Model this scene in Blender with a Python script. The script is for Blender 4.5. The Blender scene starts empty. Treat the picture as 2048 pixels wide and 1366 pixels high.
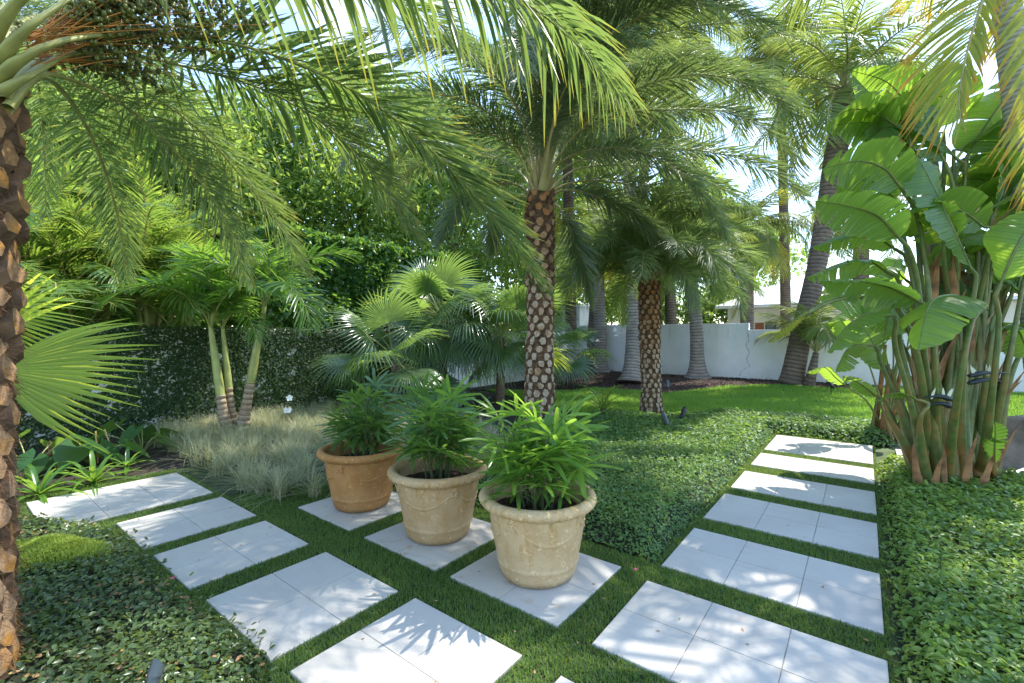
import bpy, math
import numpy as np
from mathutils import Vector, Matrix

rng = np.random.default_rng(11)
D = bpy.data
SC = bpy.context.scene
COL = SC.collection
PI = math.pi

# ------------------------------------------------------------------ camera
CAMH = 1.6
YAW, PITCH, FPX = math.radians(37.758), math.radians(0.8485), 913.17
cam = D.cameras.new('camera'); camo = D.objects.new('camera', cam); COL.objects.link(camo)
camo.location = (0, 0, CAMH)
camo.rotation_euler = (PI/2 - PITCH, 0, YAW)
cam.sensor_width = 36; cam.lens = FPX/2048*36; cam.clip_end = 2000; cam.clip_start = 0.05
SC.camera = camo
_RM = np.array(camo.rotation_euler.to_matrix())

def W(px, py, d):
    """a point of the garden seen at this place of the photograph, d metres ahead"""
    v = np.array([(px-1024)/FPX*d, -(py-683)/FPX*d, -d])
    return _RM @ v + np.array([0, 0, CAMH])

def WP(*pts):
    return np.array([W(*p) for p in pts])

def G(px, py, z=0.0):
    a = W(px, py, 1.0) - np.array([0, 0, CAMH])
    t = (z-CAMH)/a[2]
    return a*t + np.array([0, 0, CAMH])

# ------------------------------------------------------------------ mesh tools
def nrm(a):
    return a/np.maximum(np.linalg.norm(a, axis=-1, keepdims=True), 1e-9)

class MB:
    def __init__(s):
        s.V = []; s.Q = []; s.T = []; s.MQ = []; s.MT = []; s.A = []; s.B = []; s.n = 0
    def add(s, V, Q=None, T=None, mat=0, v=0.5, t=0.0):
        V = np.asarray(V, float).reshape(-1, 3); m = len(V)
        s.V.append(V)
        s.A.append(np.broadcast_to(np.asarray(v, float), (m,)))
        s.B.append(np.broadcast_to(np.asarray(t, float), (m,)))
        if Q is not None and len(Q):
            Q = np.asarray(Q, int).reshape(-1, 4)+s.n; s.Q.append(Q)
            s.MQ.append(np.broadcast_to(np.asarray(mat, int), (len(Q),)))
        if T is not None and len(T):
            T = np.asarray(T, int).reshape(-1, 3)+s.n; s.T.append(T)
            s.MT.append(np.broadcast_to(np.asarray(mat, int), (len(T),)))
        s.n += m
    def mesh(s, name, mats, off=None, smooth=True):
        V = np.concatenate(s.V)
        if off is not None: V = V - np.asarray(off, float)
        Q = np.concatenate(s.Q) if s.Q else np.zeros((0, 4), int)
        T = np.concatenate(s.T) if s.T else np.zeros((0, 3), int)
        mi = np.concatenate([x for x in s.MQ]+[x for x in s.MT]) if (s.MQ or s.MT) else np.zeros(0, int)
        me = D.meshes.new(name)
        me.vertices.add(len(V)); me.vertices.foreach_set('co', V.astype(np.float32).ravel())
        loops = np.concatenate([Q.ravel(), T.ravel()]).astype(np.int32)
        me.loops.add(len(loops)); me.loops.foreach_set('vertex_index', loops)
        st = np.concatenate([np.arange(len(Q))*4, len(Q)*4+np.arange(len(T))*3]).astype(np.int32)
        me.polygons.add(len(st)); me.polygons.foreach_set('loop_start', st)
        me.polygons.foreach_set('material_index', mi.astype(np.int32))
        me.polygons.foreach_set('use_smooth', np.full(len(st), bool(smooth)))
        for nm, arr in (('v', s.A), ('t', s.B)):
            at = me.attributes.new(nm, 'FLOAT', 'POINT')
            at.data.foreach_set('value', np.concatenate(arr).astype(np.float32))
        for m in (mats if isinstance(mats, (list, tuple)) else [mats]):
            me.materials.append(m)
        me.update(calc_edges=True)
        return me

def ribbons(mb, P, Wd, S, fold=0.0, N=None, mat=0, v=None, t0=0.0, t1=1.0):
    """n leaves, each k cross-sections: P (n,k,3), half widths (n,k), side vectors (n,k,3)"""
    P = np.asarray(P, float); n, k, _ = P.shape
    Wd = np.broadcast_to(Wd, (n, k)); S = np.broadcast_to(S, (n, k, 3))
    if v is None: v = rng.random(n)
    vv = np.broadcast_to(np.asarray(v, float).reshape(-1, 1), (n, k))
    tt = np.broadcast_to(np.linspace(t0, t1, k)[None, :], (n, k))
    L = P - S*Wd[..., None]; R = P + S*Wd[..., None]
    if fold and N is not None:
        up = np.broadcast_to(N, (n, k, 3))*Wd[..., None]*fold
        X = np.stack([L+up, P, R+up], 2); r = 3
    else:
        X = np.stack([L, R], 2); r = 2
    idx = np.arange(n*k*r).reshape(n, k, r)
    q = np.stack([idx[:, :-1, :-1], idx[:, :-1, 1:], idx[:, 1:, 1:], idx[:, 1:, :-1]], -1).reshape(-1, 4)
    mb.add(X.reshape(-1, 3), q, mat=mat, v=np.repeat(vv[..., None], r, 2).ravel(), t=np.repeat(tt[..., None], r, 2).ravel())

def catmull(P, n):
    P = np.asarray(P, float)
    P = np.vstack([2*P[0]-P[1], P, 2*P[-1]-P[-2]])
    m = len(P)-3
    # chord-length spaced samples
    fine = []
    for i in range(m):
        u = np.linspace(0, 1, 24, endpoint=(i == m-1))[:, None]
        a, b, c, d = P[i], P[i+1], P[i+2], P[i+3]
        fine.append(0.5*((2*b)+(-a+c)*u+(2*a-5*b+4*c-d)*u*u+(-a+3*b-3*c+d)*u**3))
    F = np.vstack(fine)
    s = np.concatenate([[0], np.cumsum(np.linalg.norm(np.diff(F, axis=0), axis=1))])
    q = np.linspace(0, s[-1], n)
    return np.stack([np.interp(q, s, F[:, j]) for j in range(3)], 1)

def frame(C, up=(0, 0, 1), roll=0.0):
    T = nrm(np.gradient(C, axis=0))
    up = np.asarray(up, float)
    B = np.cross(T, up)
    bad = np.linalg.norm(B, axis=1) < 0.12
    B = nrm(B)
    if bad.any() and (~bad).any():
        gi = np.where(~bad)[0]
        for i in np.where(bad)[0]:
            B[i] = B[gi[np.argmin(abs(gi-i))]]
        B = nrm(B - T*(B*T).sum(1, keepdims=True))
    N = np.cross(B, T)
    if roll:
        c, s_ = math.cos(roll), math.sin(roll)
        B, N = B*c+N*s_, N*c-B*s_
    return T, B, N

def tube(mb, C, R, sides=8, mat=0, v=0.5, flat=1.0, cap=True, up=(0, 0, 1), tl=None):
    C = np.asarray(C, float); k = len(C)
    T, B, N = frame(C, up) if abs(nrm(C[-1]-C[0]) @ np.asarray(up, float)) < 0.9 else frame(C, (0.31, 0.95, 0.05))
    R = np.broadcast_to(np.asarray(R, float), (k,))
    a = np.arange(sides)*2*PI/sides
    X = C[:, None, :] + R[:, None, None]*(np.cos(a)[None, :, None]*B[:, None, :] + flat*np.sin(a)[None, :, None]*N[:, None, :])
    idx = np.arange(k*sides).reshape(k, sides); nx = np.roll(idx, -1, 1)
    q = np.stack([idx[:-1], nx[:-1], nx[1:], idx[1:]], -1).reshape(-1, 4)
    seg = np.concatenate([[0], np.cumsum(np.linalg.norm(np.diff(C, axis=0), axis=1))]) if tl is None else tl
    mb.add(X.reshape(-1, 3), q, mat=mat, v=v, t=np.repeat(seg, sides))
    if cap:
        for e, ring in ((0, idx[0][::-1]), (k-1, idx[-1])):
            tri = [(0, i+1, (i+1) % sides+1) for i in range(sides)]
            mb.add(np.vstack([C[e], X[e]]), T=tri if e else [(a_, c_, b_) for a_, b_, c_ in tri], mat=mat, v=v, t=seg[e])

def box(mb, lo, hi, mat=0, v=0.5, bev=0.0):
    x0, y0, z0 = lo; x1, y1, z1 = hi
    b = bev
    rings = []
    def ring(z, i): return [(x0+i, y0+i, z), (x1-i, y0+i, z), (x1-i, y1-i, z), (x0+i, y1-i, z)]
    if b > 0: R = [ring(z0, b), ring(z0+b, 0), ring(z1-b, 0), ring(z1, b)]
    else: R = [ring(z0, 0), ring(z1, 0)]
    V = np.array(R).reshape(-1, 3); k = len(R)
    Q = [(0, 3, 2, 1), tuple(4*(k-1)+i for i in range(4))]
    for j in range(k-1):
        for i in range(4):
            Q.append((4*j+i, 4*j+(i+1) % 4, 4*j+4+(i+1) % 4, 4*j+4+i))
    mb.add(V, Q, mat=mat, v=v)

def lathe(mb, prof, sides=64, mat=0, fn=None, v=0.5):
    prof = np.asarray(prof, float); k = len(prof)
    a = np.arange(sides)*2*PI/sides
    r = prof[:, 0][:, None]*np.ones(sides)[None]; z = prof[:, 1][:, None]*np.ones(sides)[None]
    if fn is not None: r, z = fn(r, z, np.broadcast_to(a, r.shape))
    X = np.stack([r*np.cos(a), r*np.sin(a), z], -1)
    idx = np.arange(k*sides).reshape(k, sides); nx = np.roll(idx, -1, 1)
    q = np.stack([idx[:-1], nx[:-1], nx[1:], idx[1:]], -1).reshape(-1, 4)
    mb.add(X.reshape(-1, 3), q, mat=mat, v=v)

# ------------------------------------------------------------------ objects
def obj(name, me, parent=None, M=None):
    o = D.objects.new(name, me); COL.objects.link(o)
    if parent is not None: o.parent = parent
    if M is not None: o.matrix_local = M
    return o
def tag(o, label, cat, group=None):
    o['label'] = label; o['category'] = cat
    if group: o['group'] = group
    return o
def thing(name, label, cat, loc=(0, 0, 0), rotz=0.0, group=None):
    o = D.objects.new(name, None); COL.objects.link(o)
    o.empty_display_size = 0.1
    o.location = tuple(float(c) for c in loc); o.rotation_euler = (0, 0, rotz)
    return tag(o, label, cat, group)
def kind(o, k):
    o['kind'] = k; return o
def copy_tree(o, parent=None):
    c = o.copy(); COL.objects.link(c)
    if parent is not None: c.parent = parent
    for ch in list(o.children): copy_tree(ch, c)
    return c
def TRS(loc, az=0.0, el=0.0, roll=0.0, s=1.0):
    return (Matrix.Translation(Vector([float(c) for c in loc])) @ Matrix.Rotation(az, 4, 'Z') @ Matrix.Rotation(-el, 4, 'Y')
            @ Matrix.Rotation(roll, 4, 'X') @ Matrix.Scale(s, 4))

# ------------------------------------------------------------------ materials
class NT:
    def __init__(s, name):
        s.m = D.materials.new(name); s.m.use_nodes = True
        s.t = s.m.node_tree; s.t.nodes.clear()
        s.out = s.t.nodes.new('ShaderNodeOutputMaterial')
    def n(s, typ, **kw):
        x = s.t.nodes.new('ShaderNode'+typ)
        for k, val in kw.items(): setattr(x, k, val)
        return x
    def l(s, a, b): s.t.links.new(a, b)
    def put(s, sock, val):
        if hasattr(val, 'is_linked') or hasattr(val, 'links'): s.l(val, sock)
        else:
            if isinstance(val, (tuple, list)) and len(val) == 3 and sock.type == 'RGBA': val = (*val, 1)
            sock.default_value = val
    def mix(s, f, a, b, mode='MIX'):
        x = s.n('Mix', data_type='RGBA', blend_type=mode); s.put(x.inputs[0], f); s.put(x.inputs[6], a); s.put(x.inputs[7], b)
        return x.outputs[2]
    def math(s, op, a, b=0.0, clamp=False):
        x = s.n('Math', operation=op, use_clamp=clamp); s.put(x.inputs[0], a); s.put(x.inputs[1], b); return x.outputs[0]
    def ramp(s, f, a, b, lo=0.0, hi=1.0):
        x = s.n('MapRange'); s.put(x.inputs[0], f); x.inputs[1].default_value = a; x.inputs[2].default_value = b
        x.inputs[3].default_value = lo; x.inputs[4].default_value = hi; return x.outputs[0]
    def attr(s, nm):
        return s.n('Attribute', attribute_name=nm).outputs['Fac']
    def coord(s, which='Object'):
        return s.n('TexCoord').outputs[which]
    def noise(s, scale, detail=3, co=None, rough=0.55):
        x = s.n('TexNoise'); x.inputs['Scale'].default_value = scale; x.inputs['Detail'].default_value = detail
        x.inputs['Roughness'].default_value = rough
        s.l(co if co is not None else s.coord(), x.inputs['Vector']); return x.outputs['Fac']
    def mapping(s, co, scale=(1, 1, 1), loc=(0, 0, 0)):
        x = s.n('Mapping'); s.l(co, x.inputs[0]); x.inputs['Scale'].default_value = scale; x.inputs['Location'].default_value = loc
        return x.outputs[0]
    def bump(s, h, strength=0.3, dist=0.01):
        x = s.n('Bump'); x.inputs['Strength'].default_value = strength; x.inputs['Distance'].default_value = dist
        s.l(h, x.inputs['Height']); return x.outputs[0]
    def bsdf(s, col, rough=0.6, normal=None, spec=0.5, metal=0.0):
        p = s.n('BsdfPrincipled'); s.put(p.inputs['Base Color'], col); s.put(p.inputs['Roughness'], rough)
        p.inputs['Specular IOR Level'].default_value = spec; p.inputs['Metallic'].default_value = metal
        if normal is not None: s.l(normal, p.inputs['Normal'])
        return p
    def done(s, sh):
        s.l(sh.outputs[0] if hasattr(sh, 'outputs') else sh, s.out.inputs[0]); return s.m

def leaf_mat(name, dark, light, glow, trans=0.35, rough=0.38, spec=0.5, tip=None, tip_at=0.82, obvar=0.25, veins=0.0, back=None):
    ds = lambda c, f: tuple(x*(1-f)+(.3*c[0]+.6*c[1]+.1*c[2])*f for x in c)
    dark, light, glow = ds(dark, .07), ds(light, .07), ds(glow, .04)
    dark = tuple(x*1.45 for x in dark); light = tuple(x*1.25 for x in light); glow = tuple(min(.95, x*1.2) for x in glow); trans = min(.6, trans+.08)
    k = NT(name)
    c = k.mix(k.attr('v'), dark, light)
    oi = k.n('ObjectInfo').outputs['Random']
    c = k.mix(k.math('MULTIPLY', oi, obvar), c, tuple(x*0.55 for x in dark))
    g = k.mix(k.attr('v'), tuple(x*0.72 for x in glow), glow)
    if tip is not None:
        f = k.ramp(k.math('ADD', k.attr('t'), k.math('MULTIPLY', k.attr('v'), 0.14)), tip_at, tip_at+0.22)
        c = k.mix(f, c, tip); g = k.mix(f, g, tuple(min(1, x*1.3) for x in tip))
    nrmv = None
    if veins:
        w = k.math('SINE', k.math('MULTIPLY', k.attr('t'), veins))
        w2 = k.math('SINE', k.math('MULTIPLY', k.attr('t'), veins*0.37))
        hgt = k.math('ADD', w, k.math('MULTIPLY', w2, 0.6))
        nrmv = k.bump(hgt, 0.35, 0.004)
        f = k.ramp(hgt, -1.4, 1.4, 0.0, 0.35)
        c = k.mix(f, c, light)
        ed = k.ramp(k.attr('v'), 1.1, 1.55)
        c = k.mix(ed, c, (.28, .16, .055))
        g = k.mix(f, g, tuple(x*0.6 for x in glow))
        g = k.mix(ed, g, (.30, .16, .04))
    p = k.bsdf(c, rough, nrmv, spec)
    tr = k.n('BsdfTranslucent'); k.put(tr.inputs[0], g)
    if nrmv is not None: k.l(nrmv, tr.inputs['Normal'])
    m = k.n('MixShader'); m.inputs[0].default_value = trans
    k.l(p.outputs[0], m.inputs[1]); k.l(tr.outputs[0], m.inputs[2])
    return k.done(m)

def plain(name, col, rough=0.6, var=0.25, scale=8.0, bump=0.0, spec=0.4, metal=0.0):
    k = NT(name)
    n = k.noise(scale, 4)
    c = k.mix(k.ramp(n, 0.3, 0.7), tuple(x*(1-var) for x in col), tuple(min(1, x*(1+var)) for x in col))
    nb = k.bump(k.noise(scale*6, 3), bump, 0.01) if bump else None
    return k.done(k.bsdf(c, rough, nb, spec, metal))

M = {}
M['date'] = leaf_mat('date_leaflet', (.046, .074, .034), (.112, .150, .078), (.30, .42, .09), .22, .42, .65, tip=(.42, .30, .05), tip_at=.93)
M['date_near'] = leaf_mat('date_leaflet_near', (.046, .076, .033), (.112, .155, .074), (.34, .48, .08), .27, .42, .65, tip=(.60, .46, .05), tip_at=.88)
M['date_light'] = leaf_mat('date_leaflet_light', (.05, .085, .034), (.12, .165, .075), (.36, .50, .09), .3, .42, .6)
M['rachis'] = plain('rachis', (.32, .27, .11), .45, .2, 6)
M['rachis_near'] = plain('rachis_near', (.30, .29, .09), .45, .25, 9)
M['coco'] = leaf_mat('coconut_leaflet', (.04, .085, .02), (.10, .17, .04), (.42, .5, .07), .36, .4, .5, tip=(.4, .3, .05), tip_at=.95)
M['coco_yellow'] = leaf_mat('coconut_yellow_leaflet', (.14, .19, .022), (.30, .30, .03), (.70, .66, .05), .42, .4, .5, tip=(.60, .30, .03), tip_at=.76)
M['adon'] = leaf_mat('christmas_palm_leaflet', (.025, .075, .015), (.07, .16, .03), (.34, .58, .04), .36, .3, .6)
M['areca'] = leaf_mat('areca_leaflet', (.045, .11, .02), (.12, .20, .04), (.42, .58, .06), .36, .36, .5, tip=(.5, .4, .05), tip_at=.95)
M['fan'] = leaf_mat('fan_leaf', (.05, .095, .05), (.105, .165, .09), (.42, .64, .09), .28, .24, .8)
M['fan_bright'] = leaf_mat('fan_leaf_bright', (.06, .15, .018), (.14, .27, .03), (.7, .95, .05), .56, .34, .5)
M['rhapis'] = leaf_mat('lady_palm_leaf', (.04, .11, .02), (.105, .225, .04), (.42, .68, .05), .36, .33, .55)
M['rhapis_dark'] = leaf_mat('lady_palm_leaf_dark', (.03, .085, .024), (.07, .15, .045), (.32, .52, .05), .3, .27, .7)
M['bop'] = leaf_mat('paradise_leaf', (.035, .09, .022), (.08, .16, .04), (.44, .68, .04), .40, .34, .6, veins=190.0)
M['bop_yellow'] = leaf_mat('paradise_leaf_yellowing', (.13, .17, .02), (.24, .24, .03), (.6, .62, .05), .36, .38, .5, veins=190.0)
def stalk_mat():
    k = NT('paradise_stalk'); co = k.coord()
    n = k.noise(3.2, 4, k.mapping(co, (3, 3, .8)), .6); n2 = k.noise(16, 4, co)
    c = k.mix(k.ramp(n2, .3, .7), (.085, .12, .03), (.16, .20, .06))
    sp = k.n('SeparateXYZ'); k.l(co, sp.inputs[0])
    f = k.math('ADD', k.ramp(n, .45, .62, 0, .8), 0.0)
    f = k.math('MULTIPLY', f, k.ramp(sp.outputs[2], 1.7, .3, .2, 1))
    c = k.mix(f, c, (.32, .15, .045))
    return k.done(k.bsdf(c, .45, k.bump(k.noise(12, 3, k.mapping(co, (6, 6, .5))), .3, .01), .4))
M['petiole'] = stalk_mat()
M['dry'] = plain('dry_sheath', (.26, .13, .055), .8, .55, 7, .3)
M['dry_pale'] = plain('dry_sheath_pale', (.42, .29, .16), .8, .4, 7, .3)
M['dead_leaf'] = plain('dead_leaf', (.20, .155, .115), .75, .35, 5, .4)
M['bract'] = plain('dark_bract', (.018, .026, .03), .45, .3, 8)
M['sepal'] = plain('white_sepal', (.66, .66, .52), .5, .1, 8)
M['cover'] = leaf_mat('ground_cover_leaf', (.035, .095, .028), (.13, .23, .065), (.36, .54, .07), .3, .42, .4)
M['cover_lit'] = leaf_mat('ground_cover_leaf_lit', (.06, .125, .02), (.20, .31, .06), (.45, .6, .07), .32, .38, .45)  # lighter copy of the cover leaf, sunlight put into its colour
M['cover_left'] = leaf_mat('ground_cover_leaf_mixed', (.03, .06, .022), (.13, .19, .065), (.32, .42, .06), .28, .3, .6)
M['turf'] = leaf_mat('turf_blade', (.045, .10, .022), (.13, .21, .042), (.36, .5, .06), .32, .5, .3)
M['lawn'] = leaf_mat('lawn_blade', (.08, .19, .022), (.17, .33, .04), (.4, .62, .05), .35, .45, .4)
M['liriope'] = leaf_mat('variegated_blade', (.17, .20, .075), (.54, .51, .34), (.46, .46, .2), .22, .5, .4)
M['ivy'] = leaf_mat('ivy_leaf', (.016, .042, .012), (.042, .085, .024), (.12, .2, .03), .2, .55, .25)
M['clusia'] = leaf_mat('clusia_leaf', (.02, .065, .014), (.05, .125, .026), (.28, .5, .04), .3, .28, .6)
M['tree_bright'] = leaf_mat('tree_leaf_bright', (.06, .12, .025), (.17, .25, .05), (.5, .66, .09), .45, .4, .4)
M['tree_mid'] = leaf_mat('tree_leaf', (.04, .09, .022), (.11, .18, .04), (.42, .58, .08), .4, .4, .4)
M['sedum'] = leaf_mat('chartreuse_leaf', (.2, .28, .03), (.38, .44, .06), (.5, .6, .08), .3, .5, .3)
M['lily'] = leaf_mat('lily_leaf', (.04, .12, .015), (.10, .21, .03), (.4, .62, .05), .32, .3, .6)
M['taro'] = leaf_mat('taro_leaf', (.02, .07, .018), (.045, .115, .03), (.25, .42, .04), .25, .32, .6)
M['boot_dark'] = plain('trunk_fibre', (.13, .075, .042), .95, .5, 14, .5)
def boot_mat(name, low, high, orange):
    k = NT(name)
    c = k.mix(k.attr('v'), low, high)
    c = k.mix(k.ramp(k.noise(7, 3), .52, .68), c, orange)
    c = k.mix(k.ramp(k.noise(40, 4), .4, .75, 0, .6), c, (.07, .045, .03))
    return k.done(k.bsdf(c, .85, k.bump(k.noise(90, 3), .4, .01), .2))
M['boot'] = boot_mat('cut_leaf_base', (.48, .38, .27), (.42, .18, .06), (.34, .18, .08))
M['boot_near'] = boot_mat('cut_leaf_base_near', (.34, .22, .13), (.30, .16, .07), (.42, .19, .035))
def ring_mat(name, a, b, line, freq):
    k = NT(name)
    t = k.math('ADD', k.math('MULTIPLY', k.attr('t'), freq), k.math('MULTIPLY', k.noise(5, 3), 1.1))
    s = k.math('SINE', t)
    c = k.mix(k.ramp(k.noise(9, 4), .3, .7), a, b)
    c = k.mix(k.ramp(k.noise(2.2, 3), .45, .7, 0, .6), c, tuple(x*.55 for x in a))
    c = k.mix(k.ramp(s, .62, .92, 0, .8), c, line)
    return k.done(k.bsdf(c, .85, k.bump(k.math('ADD', s, k.noise(60, 3)), .5, .02), .2))
M['ring'] = ring_mat('ringed_trunk', (.25, .215, .185), (.40, .35, .30), (.12, .08, .06), 62)
M['ring_dark'] = ring_mat('ringed_trunk_dark', (.15, .11, .085), (.25, .19, .15), (.07, .045, .035), 55)
M['ring_small'] = ring_mat('ringed_slim_trunk', (.28, .20, .13), (.40, .32, .22), (.15, .10, .06), 75)
M['bark_grey'] = ring_mat('grey_palm_bark', (.46, .43, .41), (.62, .59, .56), (.28, .25, .22), 120)
M['bark'] = plain('tree_bark', (.17, .12, .085), .9, .4, 12, .5)
M['shaft'] = plain('crownshaft', (.30, .32, .10), .4, .25, 5)
M['cane'] = plain('cane', (.10, .12, .04), .6, .4, 12)
M['fruit'] = plain('date_fruit', (.13, .14, .03), .4, .55, 14)
M['strand'] = plain('fruit_strand', (.50, .20, .03), .5, .3, 8)
M['stick'] = plain('garden_stake', (.46, .30, .12), .6, .2, 10)
M['petal'] = plain('white_petal', (.82, .81, .80), .5, .05, 8)
M['pink'] = plain('pink_petal', (.55, .10, .16), .6, .2, 20)
M['litter'] = plain('dry_litter', (.34, .19, .09), .8, .5, 30)
M['black_metal'] = plain('black_metal', (.025, .025, .027), .45, .2, 9)
M['grey_metal'] = plain('grey_metal', (.09, .105, .11), .42, .15, 9, 0, .5, .4)

def mulch():
    k = NT('mulch'); co = k.coord()
    n = k.noise(34, 5, co); n2 = k.noise(5, 3, co)
    c = k.mix(k.ramp(n, .35, .68), (.022, .013, .010), (.13, .085, .07))
    c = k.mix(k.ramp(n2, .4, .7, 0, .35), c, (.10, .055, .045))
    return k.done(k.bsdf(c, .9, k.bump(n, .9, .03), .2))
M['mulch'] = mulch()
M['chip'] = plain('mulch_chip', (.085, .052, .042), .9, .6, 30)
M['soil'] = plain('dark_soil', (.04, .028, .02), .95, .5, 30, .8)
M['cover_shade'] = plain('shade_under_cover', (.02, .026, .012), .95, .5, 20, .5)  # shade between the leaves, put into the colour of the mound below
M['turf_base'] = plain('turf_base', (.04, .06, .02), .95, .4, 60, .6)
M['lawn_base'] = plain('lawn_base', (.06, .12, .02), .95, .35, 20, .6)
M['ground'] = plain('ground_far', (.10, .13, .05), .95, .35, 1.5, .3)
M['asphalt'] = plain('asphalt', (.06, .06, .06), .9, .25, 20, .3)

def stone():
    k = NT('limestone'); co = k.n('NewGeometry').outputs['Position']
    n1 = k.noise(1.7, 4, co); n2 = k.noise(46, 4, co); n3 = k.noise(240, 2, co)
    vein = k.noise(3.0, 5, k.mapping(co, (1.0, 6.0, 1.0)), .65)
    c = k.mix(k.ramp(n1, .3, .7), (.52, .47, .395), (.61, .565, .49))
    c = k.mix(k.ramp(vein, .52, .66, 0, .45), c, (.45, .435, .41))
    c = k.mix(k.ramp(n2, .55, .8, 0, .5), c, (.42, .41, .385))
    c = k.mix(k.ramp(n3, .6, .8, 0, .5), c, (.38, .37, .35))
    tile = k.attr('v')
    c = k.mix(k.ramp(tile, 0, 1, 0, .28), c, (.45, .44, .43))
    rust = k.math('MULTIPLY', k.ramp(k.noise(7, 4, co), .60, .72), k.attr('t'))
    c = k.mix(k.math('MULTIPLY', rust, .75), c, (.44, .26, .10))
    return k.done(k.bsdf(c, .62, k.bump(k.math('ADD', n2, n3), .22, .004), .35))
M['stone'] = stone()
M['joint'] = plain('tile_joint', (.31, .295, .265), .9, .2, 40)

def pot_mat(name, a, b, stain):
    k = NT(name); co = k.coord()
    n = k.noise(5, 5, co, .62); n2 = k.noise(26, 5, co, .65)
    streak = k.noise(3.2, 4, k.mapping(co, (6, 6, .9)), .6)
    sp = k.n('SeparateXYZ'); k.l(co, sp.inputs[0]); z = sp.outputs[2]
    c = k.mix(k.ramp(n, .35, .66), a, b)
    c = k.mix(k.ramp(streak, .52, .70, 0, .65), c, stain)
    c = k.mix(k.ramp(n2, .56, .74, 0, .8), c, tuple(min(1, x*1.55) for x in b))
    dirt = k.math('MULTIPLY', k.ramp(z, .0, .06, 1, 0), k.ramp(n2, .3, .6))
    c = k.mix(k.math('MULTIPLY', dirt, .8), c, (.10, .085, .04))
    moss = k.math('MULTIPLY', k.ramp(streak, .56, .66), k.math('MULTIPLY', k.ramp(z, .40, .46), k.ramp(z, .515, .49)))
    c = k.mix(k.math('MULTIPLY', moss, .8), c, (.20, .19, .05))
    pit = k.n('TexVoronoi'); pit.inputs['Scale'].default_value = 38; k.l(co, pit.inputs['Vector'])
    ph = k.ramp(pit.outputs['Distance'], .08, .28)
    c = k.mix(k.math('MULTIPLY', k.math('SUBTRACT', 1.0, ph), k.ramp(n2, .5, .6, 0, .5)), c, tuple(x*.5 for x in a))
    h = k.math('ADD', k.math('MULTIPLY', n2, 1.2), k.math('MULTIPLY', ph, .4))
    return k.done(k.bsdf(c, .85, k.bump(h, .55, .012), .25))
M['pot_a'] = pot_mat('weathered_ochre', (.36, .165, .055), (.46, .25, .10), (.42, .19, .045))
M['pot_b'] = pot_mat('weathered_tan', (.42, .265, .125), (.52, .365, .205), (.44, .23, .07))
M['pot_c'] = pot_mat('weathered_cream', (.48, .325, .165), (.58, .425, .245), (.46, .25, .08))

def wall_mat():
    k = NT('white_stucco'); co = k.n('NewGeometry').outputs['Position']
    sp = k.n('SeparateXYZ'); k.l(co, sp.inputs[0])
    n = k.noise(2.4, 4, co); f = k.noise(34, 4, co)
    c = k.mix(k.ramp(n, .3, .7), (.76, .755, .74), (.84, .835, .82))
    st = k.noise(2.0, 4, k.mapping(co, (3.2, 3.2, .25)), .7)
    m = k.math('MULTIPLY', k.ramp(st, .54, .74), k.ramp(sp.outputs[2], 1.35, 2.0))
    c = k.mix(k.math('MULTIPLY', m, .75), c, (.22, .21, .19))
    lo = k.math('MULTIPLY', k.ramp(sp.outputs[2], .6, .1), k.ramp(f, .35, .65))
    c = k.mix(k.math('MULTIPLY', lo, .45), c, (.42, .41, .38))
    return k.done(k.bsdf(c, .9, k.bump(f, .5, .02), .2))
M['stucco'] = wall_mat()
M['crack'] = plain('crack_dark', (.12, .10, .09), .9, .2, 20)
M['house_wall'] = plain('house_wall', (.74, .69, .58), .85, .05, 3)
M['roof'] = plain('white_metal_roof', (.78, .78, .78), .5, .05, 2)
M['seam'] = plain('roof_seam', (.35, .35, .35), .5, .1, 3)
M['door'] = plain('brown_door', (.30, .10, .045), .5, .15, 4)
M['frame'] = plain('dark_frame', (.05, .05, .05), .5, .1, 4)
M['glass'] = plain('window_glass', (.14, .17, .17), .08, .2, 2, 0, .8)
M['car'] = plain('white_car_paint', (.78, .78, .79), .25, .03, 2, 0, .6)
M['rubber'] = plain('rubber', (.02, .02, .02), .8, .1, 5)

# ------------------------------------------------------------------ light and sky
right = np.array([math.cos(YAW), math.sin(YAW)]); fwd = np.array([-math.sin(YAW), math.cos(YAW)])
SUN_AZ, SUN_EL = math.radians(58), math.radians(57)
hs = fwd*math.cos(SUN_AZ) + right*math.sin(SUN_AZ)
sdir = Vector((hs[0]*math.cos(SUN_EL), hs[1]*math.cos(SUN_EL), math.sin(SUN_EL)))
sl = D.lights.new('sun', 'SUN'); sl.energy = 2.15; sl.angle = math.radians(.5); sl.color = (1, .955, .88)
so = D.objects.new('sun', sl); COL.objects.link(so); so.rotation_euler = sdir.to_track_quat('Z', 'Y').to_euler()
so.location = (5, 20, 20)
wd = D.worlds.new('World'); SC.world = wd; wd.use_nodes = True
wt = wd.node_tree; wt.nodes.clear()
sky = wt.nodes.new('ShaderNodeTexSky'); sky.sky_type = 'NISHITA'; sky.sun_disc = False
sky.sun_elevation = SUN_EL; sky.sun_rotation = math.atan2(hs[0], hs[1])
sky.air_density = 1.0; sky.dust_density = .25; sky.ozone_density = 1.0
bg = wt.nodes.new('ShaderNodeBackground'); bg.inputs[1].default_value = .15
wo = wt.nodes.new('ShaderNodeOutputWorld')
tc = wt.nodes.new('ShaderNodeTexCoord'); mp = wt.nodes.new('ShaderNodeMapping'); mp.inputs['Scale'].default_value = (1, 1, 2.4)
wt.links.new(tc.outputs['Generated'], mp.inputs[0])
cn = wt.nodes.new('ShaderNodeTexNoise'); cn.inputs['Scale'].default_value = 3.1; cn.inputs['Detail'].default_value = 8; cn.inputs['Roughness'].default_value = .6
wt.links.new(mp.outputs[0], cn.inputs['Vector'])
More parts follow.
